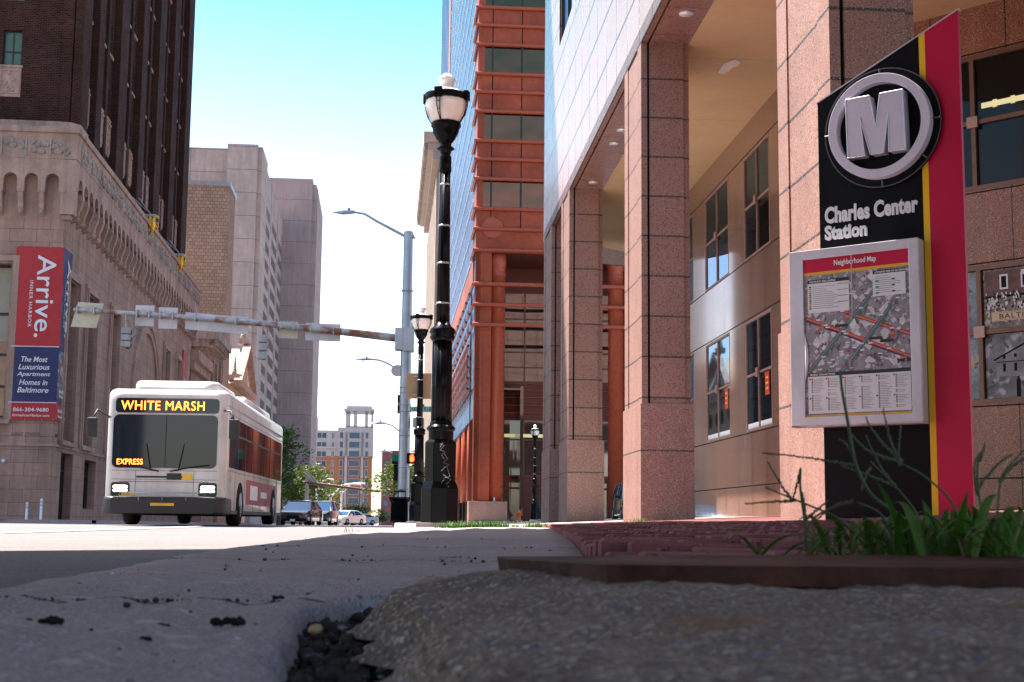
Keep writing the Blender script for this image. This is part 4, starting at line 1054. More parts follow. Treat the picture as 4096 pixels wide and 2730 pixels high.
PD = thing('pedimented_building', 'low cream classical building with a triangular pediment and carved roof ornaments', 'building', (-19.84 + Fw.x * 75, 60 + Fw.y * 75, -.6), rz(-5.6))
mCreamW = mat('cream_wall', (.44, .33, .22), .8, var=.12, vs=.6)
m = MB(); m.box(-14, 0, 0, 16, 0, 13.6); m.build('wall', mCreamW, PD)
m = MB().fr(**S_); m.ext([(-.6, 13.6), (16.6, 13.6), (8, 18.0)], -14, .1); m.build('pediment', mCreamSt, PD)
m = MB().fr(**S_)
m.ext([(-.9, 13.3), (16.9, 13.3), (16.9, 13.9), (-.9, 13.9)], .1, .9); m.ext([(-.9, 13.9), (-.4, 13.9), (8, 18.0), (16.4, 13.9), (16.9, 13.9), (8, 18.6)], .1, .9)
m.build('raking_cornice', mLimeT, PD)
def acro(y, z, s, lab=None):
    q = MB(); q.box(-.5 * s, .5 * s, y - .5 * s, y + .5 * s, z, z + .5 * s)
    for k in range(7):
        t = k / 6; q.ball((0, y - .35 * s * math.sin(t * 1.5) * 0 + .12 * s * k, z + .6 * s + t * 1.8 * s), .45 * s * (1 - .75 * t), 8, 6, .6, 1, 1)
    q.build('roof_ornament', mCarve, PD)
acro(.2, 14.0, 1.0); acro(8, 18.5, 1.1); acro(16, 14, .8)
for i in range(4):
    q = MB().fr(**S_); q.tube([(2.5 + i * 3.8 + .5 * math.cos(t), .06, 11.6 + .7 * math.sin(t)) for t in [2 * PI * k / 12 for k in range(13)]], .12, 5); q.ext([(2.5 + i * 3.8 + .4 * math.cos(2 * PI * k / 12), 11.6 + .6 * math.sin(2 * PI * k / 12)) for k in range(12)], 0, .03); q.build('oval_window', mDkFrame, PD)
# ------------------------------------------------------------------ apartment block closing the view
AP = thing('apartment_block', 'orange brick and pale concrete apartment block with a square pavilion on its roof', 'building', (-45.0, 450, -2.), rz(-5.5))
mApR = mat('orange_brick', (.42, .17, .09), .85, var=.12, vs=.15)
mApC = mat('pale_precast', (.46, .42, .42), .85, var=.1, vs=.2)
mApG = mat('apartment_glass', (.07, .12, .18), .15, metal=.3, var=.25, vs=.3)
m = MB(); m.box(-36, 0, 0, 25, 0, 22.2); m.build('brick_wall', mApR, AP)
m = MB(); m.box(-36, 0.1, -.1, 25, 22.2, 30.5); m.box(-11.2, .3, -.5, 12, 22.2, 31.5)
for x0, x1 in ((-8.8, -8.0), (-3.6, -2.8), ): m.box(x0, x1, -.5, .2, 0, 30)
m.box(-36, .2, -.3, .2, 0, 3.2); m.box(-36.2, -11, -.7, .2, 24.6, 25.2)
m.build('precast_wall', mApC, AP)
# roof pavilion with open lights
m = MB(); m.box(-9.4, .4, -.2, 9.4, 36.9, 37.7); m.box(-8.6, -.4, .4, 8.6, 37.7, 38.6)
for x0, x1 in ((-8.8, -7.4), (-6.2, -5.2), (-2.6, -1.6), (-.6, .2)): m.box(x0, x1, .0, 1.2, 31.4, 36.9); m.box(x0, x1, 7.8, 9, 31.4, 36.9)
m.box(-8.8, .2, .0, .9, 31.4, 32.0); m.box(-8.8, .2, 0, .9, 35.8, 36.9); m.box(-8.8, -8, 1.2, 7.8, 31.4, 36.9)
m.build('roof_pavilion', mApC, AP)
m = MB(); m.box(-26, -18, 6, 12, 30.5, 35.2); m.build('penthouse', mApC, AP)
def apw(x0, x1, z0, z1):
    q = MB(); q.frame; q.fr(**F_).frame(x0, x1, z0, z1, .18, .02, .22, [(x0 + x1) / 2]); o = q.build('window', mApC, AP)
    q = MB(); q.fr(**F_).box(x0 + .1, x1 - .1, .0, .14, z0 + .1, z1 - .1); q.build('pane', mApG, o)
for f in range(9):
    z0 = 3.8 + f * 3.0
    for x0, x1 in ((-22.5, -19.3), (-17.9, -14.7)):
        if f < 9: apw(x0, x1, z0, z0 + 2.0)
    apw(-13.2, -12.2, z0, z0 + 2)
    q = MB(); q.fr(**F_)
    for x0, x1, d in ((-10.6, -9.3, .55), (-7.6, -4.0, .2 if z0 < 22 else .55), (-2.4, -1.2, .55)):
        if z0 > 21.5: d = .52
        else: d = .02
        q2 = MB(); q2.fr(**F_).frame(x0, x1, z0, z0 + 2.2, .16, d, d + .2); o = q2.build('window', mApC, AP)
        q2 = MB(); q2.fr(**F_).box(x0 + .1, x1 - .1, d - .01, d + .12, z0 + .1, z0 + 2.1); q2.build('pane', mApG, o)
RB2 = thing('red_apartment_block', 'plum red brick block peeping out beyond the pavilioned apartment block', 'building', (-52., 560, -2.5), rz(-5.5))
m = MB(); m.box(0, 9, 0, 20, 0, 30.); m.box(9, 14, 4, 20, 0, 24); m.build('brick_wall', mat('plum_brick', (.20, .07, .08), .85, var=.1, vs=.2), RB2)
for k in range(6):
    q = MB(); q.fr(**F_).box(1, 2.6, .0, .05, 4 + k * 4, 6.2 + k * 4); q.build('window', mApG, RB2)
for i, (x, w, h, d, l) in enumerate(((-60, 14, 20, 700, 'low plain grey block far behind the plum red one'), )):
    t = thing('distant_block', l, 'building', (x, d, -3), rz(-5.5)); m = MB(); m.box(0, w, 0, 20, 0, h); m.box(2, 5, 3, 8, h, h + 4); m.build('wall', mSignBk, t)
# unseen corner block and overhead slab, added to cast the foreground shade
ON = thing('shade_building', 'plain pale building added out of view to shade the foreground', 'building', (-25., 4., -.4), rz(-5.))
ZO = 30
m = MB().fr(o=(0, 0, 0), u=(0, 1), n=(1, 0)); m.wall(-60, 0, 0, ZO, [(-58 + i * 4, -55.6 + i * 4, 5 + f * 4, 7.2 + f * 4, .2) for i in range(15) for f in range(6)])
m.mat(Matrix()); m.add([(0, 0, 0), (-22, 0, 0), (-22, 0, ZO), (0, 0, ZO)], [(0, 1, 2, 3)]); m.add([(0, -60, ZO), (0, 0, ZO), (-22, 0, ZO), (-22, -60, ZO)], [(0, 1, 2, 3)]); m.add([(-22, 0, 0), (-22, -60, 0), (-22, -60, ZO), (-22, 0, ZO)], [(0, 1, 2, 3)]); m.add([(0, -60, 0), (-22, -60, 0), (-22, -60, ZO), (0, -60, ZO)], [(0, 1, 2, 3)])
m.build('wall', mLimeT, ON)
m = MB(); m.box(-.3, -.22, -59.5, -.5, 1, ZO - 1); m.build('glazing', mGlass, ON)
FB = thing('shade_caster', 'wide concrete slab added high out of view to shade the foreground', 'shade_caster', (0, 0, 0))  # added overhead deck, never in view, shaped to throw the foreground shade
e_ = Vector((.722, .692, 0)); n_f = Vector((.692, -.722, 0)); P_ = Vector((-5.3, 9.3, 0))
fb = [P_ - e_ * 32, P_ + e_ * 7.0, P_ + e_ * 8 + n_f * 9, P_ + e_ * 2 + n_f * 14.5, P_ - e_ * 32 + n_f * 14.5]
m = MB(); m.prism([(p.x, p.y) for p in fb], 7.5, 8.3); m.build('deck', mConc, FB)
m = MB(); m.prism([(p.x, p.y) for p in (fb[0], fb[1], fb[1] + n_f * .2, fb[0] + n_f * .2)], 8.3, 9.4); m.build('parapet', mConc, FB)
for p in (P_ - e_ * 24 + n_f * 7, P_ - e_ * 4 + n_f * 13.5):
    m = MB(); m.lathe([(.5, -.3), (.5, 7.5)], c=(p.x, p.y, 0), n=20); m.build('support_column', mConc, FB)
# ------------------------------------------------------------------ station sign pylon
mSgB = mat('sign_black', (.004, .004, .006), .4, var=.04, spec=.15)
mSgR = mat('sign_crimson', (.46, .0, .045), .35, var=.05, vs=1.)
mSgY = mat('sign_yellow', (.72, .42, .01), .4, var=.05)
mSgG = mat('sign_grey_acrylic', (.56, .52, .62), .3, var=.04, spec=.5, coat=.2)
mSgL = mat('letter_silver', (.62, .61, .62), .35, var=.04)
mAlu = mat('brushed_aluminium', (.58, .56, .62), .38, metal=.5, var=.08, vs=1.5)
SG = thing('station_sign', 'black, yellow and crimson station pylon with a big ringed M and a map case', 'sign', (3.37, 12, .03), rz(-52))
# frame: a along +y (away, to the left in view), outward n = -x
sf = dict(o=(0, 0, 0), u=(0, -1), n=(-1, 0))  # a grows to the right in view
ZL = .03
def zt_(a): # top edge height at a (right positive)
    return 3.86 - ZL + (a + .72) * (4.46 - 3.86) / 1.34
TH = .05
def slab(a0, a1, z0, name, m, b0=-TH, b1=0, par=SG):
    q = MB().fr(**sf); q.ext([(a0, z0), (a1, z0), (a1, zt_(a1)), (a0, zt_(a0))], b0, b1); return q.build(name, m, par)
slab(-.71, .27, -.15, 'black_panel', mSgB); slab(.27, .325, -.15, 'yellow_stripe', mSgY, -TH + .002, .002); slab(.325, .625, -.15, 'crimson_panel', mSgR)
q = MB().fr(**sf); q.ext([(-.72, zt_(-.72)), (.635, zt_(.635)), (.635, zt_(.635) + .012), (-.72, zt_(-.72) + .012)], -TH - .006, .006); q.build('top_trim', mAlu, SG)
# ring with M
cx_, cz_ = -.08, 3.52 - ZL
def ringmesh(q, r0, r1, b0, b1, n=64):
    P0 = [(math.cos(2 * PI * i / n), math.sin(2 * PI * i / n)) for i in range(n)]
    vs = [(cx_ + r * c, b, cz_ + r * s) for (r, b) in ((r1, b0), (r1, b1), (r0, b1), (r0, b0)) for c, s in P0]
    fs = [(k * n + i, k * n + (i + 1) % n, ((k + 1) % 4) * n + (i + 1) % n, ((k + 1) % 4) * n + i) for k in range(4) for i in range(n)]
    q.add(vs, fs)
q = MB().fr(**sf); q.lathe; n = 64
q.ext([(cx_ + .545 * math.cos(2 * PI * i / n), cz_ + .545 * math.sin(2 * PI * i / n)) for i in range(n)], .004, .03); dsk = q.build('roundel_disc', mSgB, SG)
q = MB().fr(**sf); ringmesh(q, .395, .475, .03, .12); rg_ = q.build('ring', mSgG, SG, bevel=.004)
q = MB().fr(**sf); ringmesh(q, .537, .547, .03, .036)
for t in (PI * .5, PI, 0, -PI * .5, -PI * .22): 
    q.box; c, s_ = math.cos(t), math.sin(t); q.tube([(cx_ + .475 * c, .05, cz_ + .475 * s_), (cx_ + .54 * c, .05, cz_ + .54 * s_)], .008, 6)
q.build('ring_bracket', MATS['tyre_grey'] if 'tyre_grey' in MATS else mat('dark_ring', (.10, .10, .11), .4, metal=.5), SG)
Mo = [(-.27, -.27), (-.125, -.27), (-.15, .02), (-.155, .06), (-.06, -.27), (.06, -.27), (.105, .08), (.10, .04), (.10, -.27), (.265, -.27), (.27, .27), (.06, .27), (.0, -.04), (-.055, .27), (-.27, .27)]
Mo = [(-.27, -.27), (-.11, -.27), (-.145, .08), (-.055, -.27), (.065, -.27), (.12, .09), (.115, -.27), (.27, -.27), (.255, .27), (.045, .27), (.0, -.02), (-.055, .27), (-.28, .27)]
q = MB().fr(**sf); q.ext([(cx_ - .01 + x, cz_ + .01 + z) for x, z in Mo], .03, .14); q.build('letter_m', mSgG, SG)
q = MB().fr(**sf)
for (p, p2) in zip(Mo, Mo[1:] + Mo[:1]): q.tube([(cx_ - .01 + p[0], .14, cz_ + .01 + p[1]), (cx_ - .01 + p2[0], .14, cz_ + .01 + p2[1])], .006, 5)
q.build('letter_edge_trim', mAlu, SG)
q = MB().fr(**sf); 
def st(q, t, a, z, w, h, b=.012, depth=.02, bold=.0, shear=0., sp=1.): # text on sign face
    vs, fs, x0, x1, y0, y1 = glyphs(t, bold, shear, sp)
    q.add([(a + (p.x - x0) * w / (x1 - x0), b + (p.z + .5) * depth, z + (p.y - y0) * h / (y1 - y0)) for p in vs], fs)
st(q, 'Charles Center', -.655, 2.715 - ZL, .88, .155, .0, .012, bold=.042, sp=1.03)
st(q, 'Station', -.655, 2.575 - ZL - .015, .405, .135, .0, .02, bold=.042, sp=1.03)
q.build('station_name', mSgL, SG)
# map case standing proud of the pylon, overhanging on its left
CA0, CA1, CZ0, CZ1, CB = -.95, .265, .87 - ZL, 2.46 - ZL, .15
q = MB().fr(**sf); q.box(CA0, CA1, .0, CB - .02, CZ0, CZ1); case = q.build('map_case', mAlu, SG, bevel=.008)
q = MB().fr(**sf)
q.box(CA0, CA0 + .135, CB - .02, CB + .0, CZ0, CZ1); q.box(CA1 - .085, CA1, CB - .02, CB, CZ0, CZ1); q.box(CA0 + .135, CA1 - .085, CB - .02, CB, CZ0, CZ0 + .075); q.box(CA0 + .135, CA1 - .085, CB - .02, CB, CZ1 - .085, CZ1)
q.build('case_frame', mAlu, case, bevel=.003)
q = MB().fr(**sf); q.box(CA0, CA1, 0, CB, CZ0 - .012, CZ0); q.build('case_bottom', mRust, case)
# the map poster
mMap = mat('aerial_map_print', (.23, .205, .225), .5, var=.4, vs=9, detail=8, speck=[(26, (.46, .44, .47), .57), (17, (.10, .085, .095), .60)])
mMapW = mat('map_white', (.62, .62, .64), .5, var=.04); mMapK = mat('map_black', (.02, .02, .02), .5)
mMapG = mat('map_green', (.02, .22, .15), .5); mMapT = mat('map_teal_dark', (.06, .13, .13), .5); mMapP = mat('map_purple', (.20, .03, .20), .5); mMapO = mat('map_orange', (.60, .20, .02), .5); mMapRd = mat('map_red', (.50, .03, .04), .5); mMapGy = mat('map_grey', (.22, .22, .24), .5); mMapY = mat('map_yellow', (.70, .34, .02), .5); mMapLt = mat('map_light_roof', (.50, .48, .52), .5, var=.1)
MA0, MA1, MZ0, MZ1 = CA0 + .135, CA1 - .085, CZ0 + .075, CZ1 - .085
MWd, MHt = MA1 - MA0, MZ1 - MZ0
def mp(u, v): return (MA0 + u * MWd, MZ0 + v * MHt)
def rc(q, u0, u1, v0, v1, b, th=.0006):
    a0, z0 = mp(u0, v0); a1, z1 = mp(u1, v1); q.box(a0, a1, b, b + th, z0, z1)
def poly(q, pts, b, th=.0006): q.ext([mp(*p) for p in pts], b, b + th)
B0 = CB - .02
PQ = MB().fr(**sf); rc(PQ, 0, 1, 0, 1, B0 + .001, .002)
layers = {mMap.name: (0, mMap)}
def ly(m):
    PQ.cm = layers.setdefault(m.name, (len(layers), m))[0]; return PQ
b1 = B0 + .004
rc(ly(mSgR), 0, 1, .915, 1.0, b1); rc(ly(mMapY), 0, 1, .897, .915, b1); rc(ly(mMapY), .0, 1, .0, .012, b1)
def seg(m, p, p2, w, b):
    a = Vector(mp(*p)); c = Vector(mp(*p2)); d = (c - a).normalized(); n_ = Vector((-d.y, d.x)) * w
    ly(m).ext([tuple(a + n_), tuple(a - n_), tuple(c - n_), tuple(c + n_)], b, b + .0006)
rq = random.Random(31)
for _ in range(120): # pale roofs on the aerial view
    u, v = rq.uniform(.02, .93), rq.uniform(.29, .86); s_ = rq.uniform(.02, .05); a = rq.uniform(-.5, .1)
    pts = [(u + s_ * math.cos(a + k * PI / 2) * rq.uniform(.8, 1.3), v + .7 * s_ * math.sin(a + k * PI / 2) * rq.uniform(.8, 1.3)) for k in range(4)]
    ok = all(.01 < x < .99 and .275 < y < .89 for x, y in pts)
    if ok: poly(ly(rq.choice([mMapLt, mMapLt, mMapGy, mMapW])), pts, b1 + rq.uniform(0, .0004))
bb_ = b1 + .0014
def band(p, p2, cols, w):
    for i, c in enumerate(cols):
        o = (i - (len(cols) - 1) / 2) * w * 2.0
        a = Vector(mp(*p)); cc_ = Vector(mp(*p2)); d = (cc_ - a).normalized(); n_ = Vector((-d.y, d.x))
        a = a + n_ * o; e = cc_ + n_ * o
        ly(c).ext([tuple(a + n_ * w), tuple(a - n_ * w), tuple(e - n_ * w), tuple(e + n_ * w)], bb_ + .0001 * i, bb_ + .0007 + .0001 * i)
band((.02, .62), (1.0, .335), [mMapK, mMapP, mMapO, mMapRd], .0052)
band((.33, .665), (1.0, .475), [mMapP, mMapO, mMapRd], .0052)
bb_ += .001
band((.04, .285), (.69, .78), [mMapG, mMapT, mMapGy, mMapP], .0045)
band((.36, .275), (.995, .80), [mMapG, mMapT, mMapGy, mMapP], .0045)
seg(mMapP, (.33, .47), (.36, .44), .003, bb_); seg(mMapP, (.36, .44), (.72, .33), .003, bb_); seg(mMapP, (.72, .33), (.74, .29), .003, bb_); seg(mMapG, (.78, .89), (.60, .80), .002, bb_)
for (u, v, t_, ang) in ((.55, .62, 'CHARLES ST.', 50), (.24, .40, 'CHARLES ST.', 42), (.73, .53, 'ST PAUL ST', 52), (.50, .36, 'LIGHT ST', 48), (.19, .55, 'BALTIMORE ST.', -18), (.60, .61, 'FAYETTE ST', -12), (.66, .37, 'BALTIMORE ST', -17), (.60, .315, 'REDWOOD ST', -14), (.84, .42, 'CALVERT ST', 52)):
    vs, fs, x0, x1, y0, y1 = glyphs(t_, .01); s_ = .017; ca, sa = math.cos(math.radians(ang)), math.sin(math.radians(ang)); a, z = mp(u, v)
    ly(mMapK).add([(a + (p.x * ca - p.y * sa) * s_ * 1.2, bb_ + .001 + .0004 * (p.z + .5), z + (p.x * sa + p.y * ca) * s_ * 1.2) for p in vs], fs)
b2 = bb_ + .002
for (u, v, ks) in ((.13, .57, (mMapP, mMapO, mMapRd)), (.405, .625, (mMapP, mMapO, mMapRd)), (.82, .50, (mMapP, mMapO, mMapRd)), (.90, .345, (mMapP, mMapO, mMapRd)), (.52, .64, (mMapG, mMapT)), (.80, .665, (mMapG, mMapT)), (.20, .40, (mMapG, mMapT)), (.385, .335, (mMapG, mMapT, mMapP)), (.405, .395, (mMapP,)), (.86, .665, (mMapP,))):
    for i, k in enumerate(ks):
        rc(ly(k), u, u + .032, v - .0155 * i, v - .0155 * i + .013, b2); rc(ly(mMapGy), u + .036, u + .06, v - .0155 * i, v - .0155 * i + .013, b2)
for _ in range(46):
    u, v = rq.uniform(.06, .9), rq.uniform(.29, .8); rc(ly(mMapW), u, u + .04, v, v + .009, b2 - .0005)
for (u, v, t_) in ((.10, .655, 'Metro Subway'), (.30, .555, 'Metro Station'), (.62, .46, 'Metro Station'), (.72, .44, 'Baltimore St'), (.88, .315, 'Shot Tower')):
    rc(ly(mMapK), u, u + .12, v, v + .017, b2)
# white panels
def panel(u0, u1, v0, v1, title, cols, rows, small=True):
    rc(ly(mMapW), u0, u1, v0, v1, b2 + .001); rc(ly(mMapK), u0, u1, v1 - .022, v1, b2 + .0018)
    vs, fs, x0, x1, y0, y1 = glyphs(title, .012); a, z = mp(u0 + .02, v1 - .017); h = .0115 * MHt; k = h / (y1 - y0)
    ly(mSignW).add([(a + (p.x - x0) * k * .95, b2 + .0026 + .0004 * p.z, z + (p.y - y0) * k) for p in vs], fs)
panel(.04, .44, .655, .865, 'ROUTE KEY AND LEGEND', 1, 12); panel(.665, .965, .725, .885, 'LOOKING FOR AN OUTBOUND BUS?', 1, 8); panel(.03, .99, .02, .275, 'NEARBY CONNECTIONS', 6, 22)
b3 = b2 + .002
for k in range(12):
    v = .82 - k * .0125; rc(ly(mMapGy), .09, .09 + rq.uniform(.12, .26), v, v + .003, b3); rc(ly([mMapK, mMapRd, mMapO, mMapG, mMapT, mMapP, mMapGy][k % 7]), .055, .075, v - .003, v + .006, b3)
    if k % 3 == 0: rc(ly(mMapK), .33, .43, v + .006, v + .009, b3)
for k in range(9):
    v = .845 - k * .0125; rc(ly(mMapGy), .69, .69 + rq.uniform(.12, .25), v, v + .003, b3)
    if k % 3 == 2: rc(ly(mMapP), .84, .87, v - .002, v + .009, b3); rc(ly(mMapG), .69, .72, v - .006, v + .004, b3 + .0005)
for c in range(6):
    u0 = .05 + c * .158
    for k in range(20):
        if rq.random() < .08 and k > 2: continue
        v = .235 - k * .0102
        rc(ly(mMapGy), u0 + .035, u0 + .035 + rq.uniform(.05, .10), v, v + .0028, b3)
        kk = (c * 3 + k) ; rc(ly([mMapRd, mMapO, mMapP][k % 3] if k < 3 and c < 3 or k == 12 and c < 2 else (mMapG if k in (0, 13) else mMapGy)), u0 + .012, u0 + .028, v - .002, v + .006, b3)
        if k in (0, 12): rc(ly(mMapK), u0 - .008, u0 + .006, v - .002, v + .007, b3)
vs, fs, x0, x1, y0, y1 = glyphs('Neighborhood Map', .012); a, z = mp(.30, .935); k = .045 * MHt / (y1 - y0)
w_ = .40 * MWd / (x1 - x0)
ly(mSignW).add([(a + (p.x - x0) * w_, b2 + .001 * p.z, z + (p.y - y0) * k) for p in vs], fs)
pst = PQ.build('map_poster', [m_ for _, m_ in layers.values()], SG)
q = MB().fr(**sf); a, z = mp(.465, 0); q.add([(a - .006, b1, mp(0, .62)[1]), (a, b1 + .007, mp(0, .62)[1]), (a + .006, b1, mp(0, .62)[1]), (a - .006, b1, mp(0, 1)[1]), (a, b1 + .010, mp(0, 1)[1]), (a + .006, b1, mp(0, 1)[1])], [(0, 1, 4, 3), (1, 2, 5, 4)])
q.build('paper_fold', mSgR if False else mMapLt, pst)
# curled left edge of the paper
q = MB().fr(**sf)
def curl(u, v):
    z = mp(0, .22 + v * .32)[1]; bul = math.sin(PI * v); return (MA0 + .001 + u * .035 * bul, b2 + .001 + .028 * bul * (1 - u) * u * 3, z)
q.grid(curl, 6, 14); q.build('curled_edge', mSignW, pst)
# ------------------------------------------------------------------ street furniture
mGlobe = mat('lamp_glass', (.85, .78, .74), .22, var=.12, vs=6, spec=.8, coat=.5)
mGlobeT = mat('lamp_dome', (.9, .89, .87), .2, var=.06, spec=.8, coat=.6)
def street_lamp():
    t = thing('street_lamp', 'x', 'street lamp', (0, 0, 0), 0, 'black acorn street lamps')
    m = MB(); m.box(-.26, .26, -.22, .22, -.12, .07); m.build('footing', mat('lamp_footing', (.30, .28, .26), .9, var=.2, vs=4, bump=.004, bs=40), t, bevel=.008)
    m = MB(); c8 = PI / 8; m.lathe([(.23, .07), (.23, .46), (.195, .54), (.19, .545)], n=8, smooth=False, rot=c8); m.lathe([(.19, .54), (.195, .98), (.185, 1.0), (.15, 1.03)], n=8, smooth=False, rot=c8)
    m.lathe([(.145, 1.02), (.145, 1.12), (.165, 1.14), (.165, 1.17), (.13, 1.2), (.125, 1.24)], n=24)
    m.build('base', mBlack, t, bevel=.006)
    m = MB(); m.lathe([(.118, 1.22), (.108, 2.18)], n=48, flute=.05, nf=12); m.lathe([(.12, 2.18), (.135, 2.2), (.15, 2.23), (.135, 2.26), (.155, 2.29), (.14, 2.33), (.1, 2.36), (.085, 2.4)], n=24)
    m.lathe([(.078, 2.38), (.058, 4.22)], n=36, flute=.05, nf=12); m.lathe([(.058, 4.2), (.072, 4.22), (.072, 4.40), (.058, 4.42), (.055, 4.46)], n=20)
    m.build('shaft', mBlack, t)
    for z, r in ((2.62, .082), (3.1, .078), (3.55, .073), (4.05, .066)): m = MB(); m.lathe([(r, z), (r, z + .02)], n=20); m.box(-r - .015, -r + .01, -.015, .015, z - .005, z + .025); m.build('strap', mGalv, t)
    m = MB(); m.lathe([(.055, 4.42), (.07, 4.48), (.11, 4.50), (.07, 4.53), (.065, 4.56), (.11, 4.62), (.15, 4.70), (.16, 4.76), (.175, 4.77), (.175, 4.80), (.16, 4.81)], n=28, flute=.02, nf=14)
    for k in range(2): m.lathe([(.165, 4.775 + k * .03), (.18, 4.78 + k * .03), (.165, 4.79 + k * .03)], n=28)
    m.build('capital', mBlack, t)
    m = MB(); m.lathe([(.15, 4.80), (.185, 4.85), (.225, 4.93), (.245, 5.01), (.25, 5.07), (.245, 5.10)], n=40, flute=.012, nf=20); m.build('globe', mGlobe, t)
    m = MB(); m.lathe([(.245, 5.08), (.262, 5.085), (.268, 5.12), (.268, 5.14), (.262, 5.165), (.24, 5.17)], n=40)
    for k in range(4):
        a = PI / 4 + k * PI / 2 + .45; ca, sa = math.cos(a), math.sin(a)
        q = MB(); m.M = Matrix.Rotation(a, 4, 'Z'); m.box(.235, .285, -.045, .045, 5.07, 5.19); m.tube([(.262, -.022, 5.08), (.262, -.02, 5.0), (.235, -.012, 4.9), (.165, 0, 4.79)], .006, 5); m.tube([(.262, .022, 5.08), (.262, .02, 5.0), (.235, .012, 4.9), (.165, 0, 4.79)], .006, 5)
        for z, r, w in ((5.02, .262, .02), (4.93, .243, .013)): m.tube([(r, -w, z), (r, w, z)], .005, 4)
    m.M = Matrix(); m.build('cage', mBlack, t)
    m = MB(); m.lathe([(.235, 5.16), (.19, 5.20), (.12, 5.23), (.085, 5.245), (.075, 5.27), (.085, 5.31), (.105, 5.345), (.10, 5.375), (.06, 5.40), (.05, 5.42), (.03, 5.43), (.001, 5.44)], n=28, flute=.03, nf=8)
    m.build('dome', mGlobeT, t)
    return t
LP = street_lamp(); 
def put_lamp(o, px, Y, lab, gz, py_top):
    p = atY(px, 1200, Y); tp = atY(px, py_top, Y).z; s = (tp - gz) / 5.44
    o.location = (p.x, Y, gz); o.scale = (s, s, s); o['label'] = lab
lamp2 = copy_tree(LP); lamp3 = copy_tree(LP)
put_lamp(LP, 1010, 15.9, 'nearest and tallest-looking black acorn street lamp with scratched graffiti on its base', -.10, 168)
put_lamp(lamp2, 960, 33, 'second black acorn street lamp further down the kerb, in front of the silver mast', walk_z(-2, 33) - .02, 702)
put_lamp(lamp3, 1228, 79, 'small distant black acorn street lamp in front of the terracotta building doors', -.0, 976)
# graffiti on the near lamp base
mScr = mat('scratched_graffiti', (.55, .55, .56), .6)
m = MB(); rs_ = random.Random(5)
def scr(pts): m.tube([(x, -.186, z) for x, z in pts], .0035, 4)
scr([(.0, .97), (.05, .95), (.0, .9), (.06, .88), (.02, .84), (.05, .80)]); scr([(.05, .86), (.09, .80), (.04, .76), (.11, .73), (.05, .70)]); scr([(.02, .66), (.08, .72), (.12, .60), (.06, .58)]); scr([(.04, .62), (.13, .56), (.07, .50), (.11, .48)]); scr([(.05, .56), (.02, .52), (.09, .46), (.10, .40)]); scr([(.0, .93), (.03, .98)])
m.build('graffiti', mScr, LP)
# sign strapped to second lamp
t = thing('sign_panel', 'tan blank sign panel seen from behind, clamped to the second lamp post', 'sign', (-2.24, 33.12, 2.88))
m = MB(); m.box(-.29, .31, 0, .012, 0, .62); m.build('plate', mat('tan_sign_back', (.32, .22, .13), .5, metal=.2, var=.15), t, bevel=.004); m = MB(); m.box(-.12, .12, -.1, 0, .08, .1); m.box(-.12, .12, -.1, 0, .52, .54); m.build('clamp', mGalv, t)
# silver mast with sign arm and luminaire
MX, MY = -4.0, 52.; mz = road_z(0, 52) + .08
MS = thing('traffic_mast', 'thick galvanised mast with a long rusty arm carrying signals and sign backs', 'mast', (MX, MY, mz))
H = 10.9 - mz
m = MB(); m.lathe([(.26, 0), (.26, .05), (.24, .06), (.22, .5), (.21, 5), (.17, H), (.15, H + .04), (.001, H + .08)], n=24); m.build('pole', mGalv, MS)
for z in (1.3, 2.1, 3.3, 4.2, 4.45, 4.9, 5.1, 8.8): m = MB(); m.lathe([(.235, z), (.235, z + .04)], n=20); m.build('strap', mGalv, MS)
def loc(px, py, Y=52.): 
    p = atY(px, py, Y); return Vector((p.x - MX, p.y - MY, p.z - mz))
m = MB(); az = loc(930, 779).z; m.box(-.42, -.1, -.25, .25, az - .45, az + .4); m.box(-.1, .28, -.28, .28, az - .5, az + .45); m.build('arm_bracket', mGalv, MS, bevel=.02)
A0_ = loc(927, 779); A1_ = loc(170, 712)
pts = [A0_.lerp(A1_, t) + Vector((0, 0, .28 * math.sin(PI * t) * .4)) for t in [i / 12 for i in range(13)]]
m = MB(); m.tube(pts, [.155 - .085 * i / 12 for i in range(13)], 14); m.build('arm', mRust, MS)
def arm_at(px):
    t = (927 - px) / (927 - 170.); return A0_.lerp(A1_, t) + Vector((0, 0, .112 * math.sin(PI * t)))
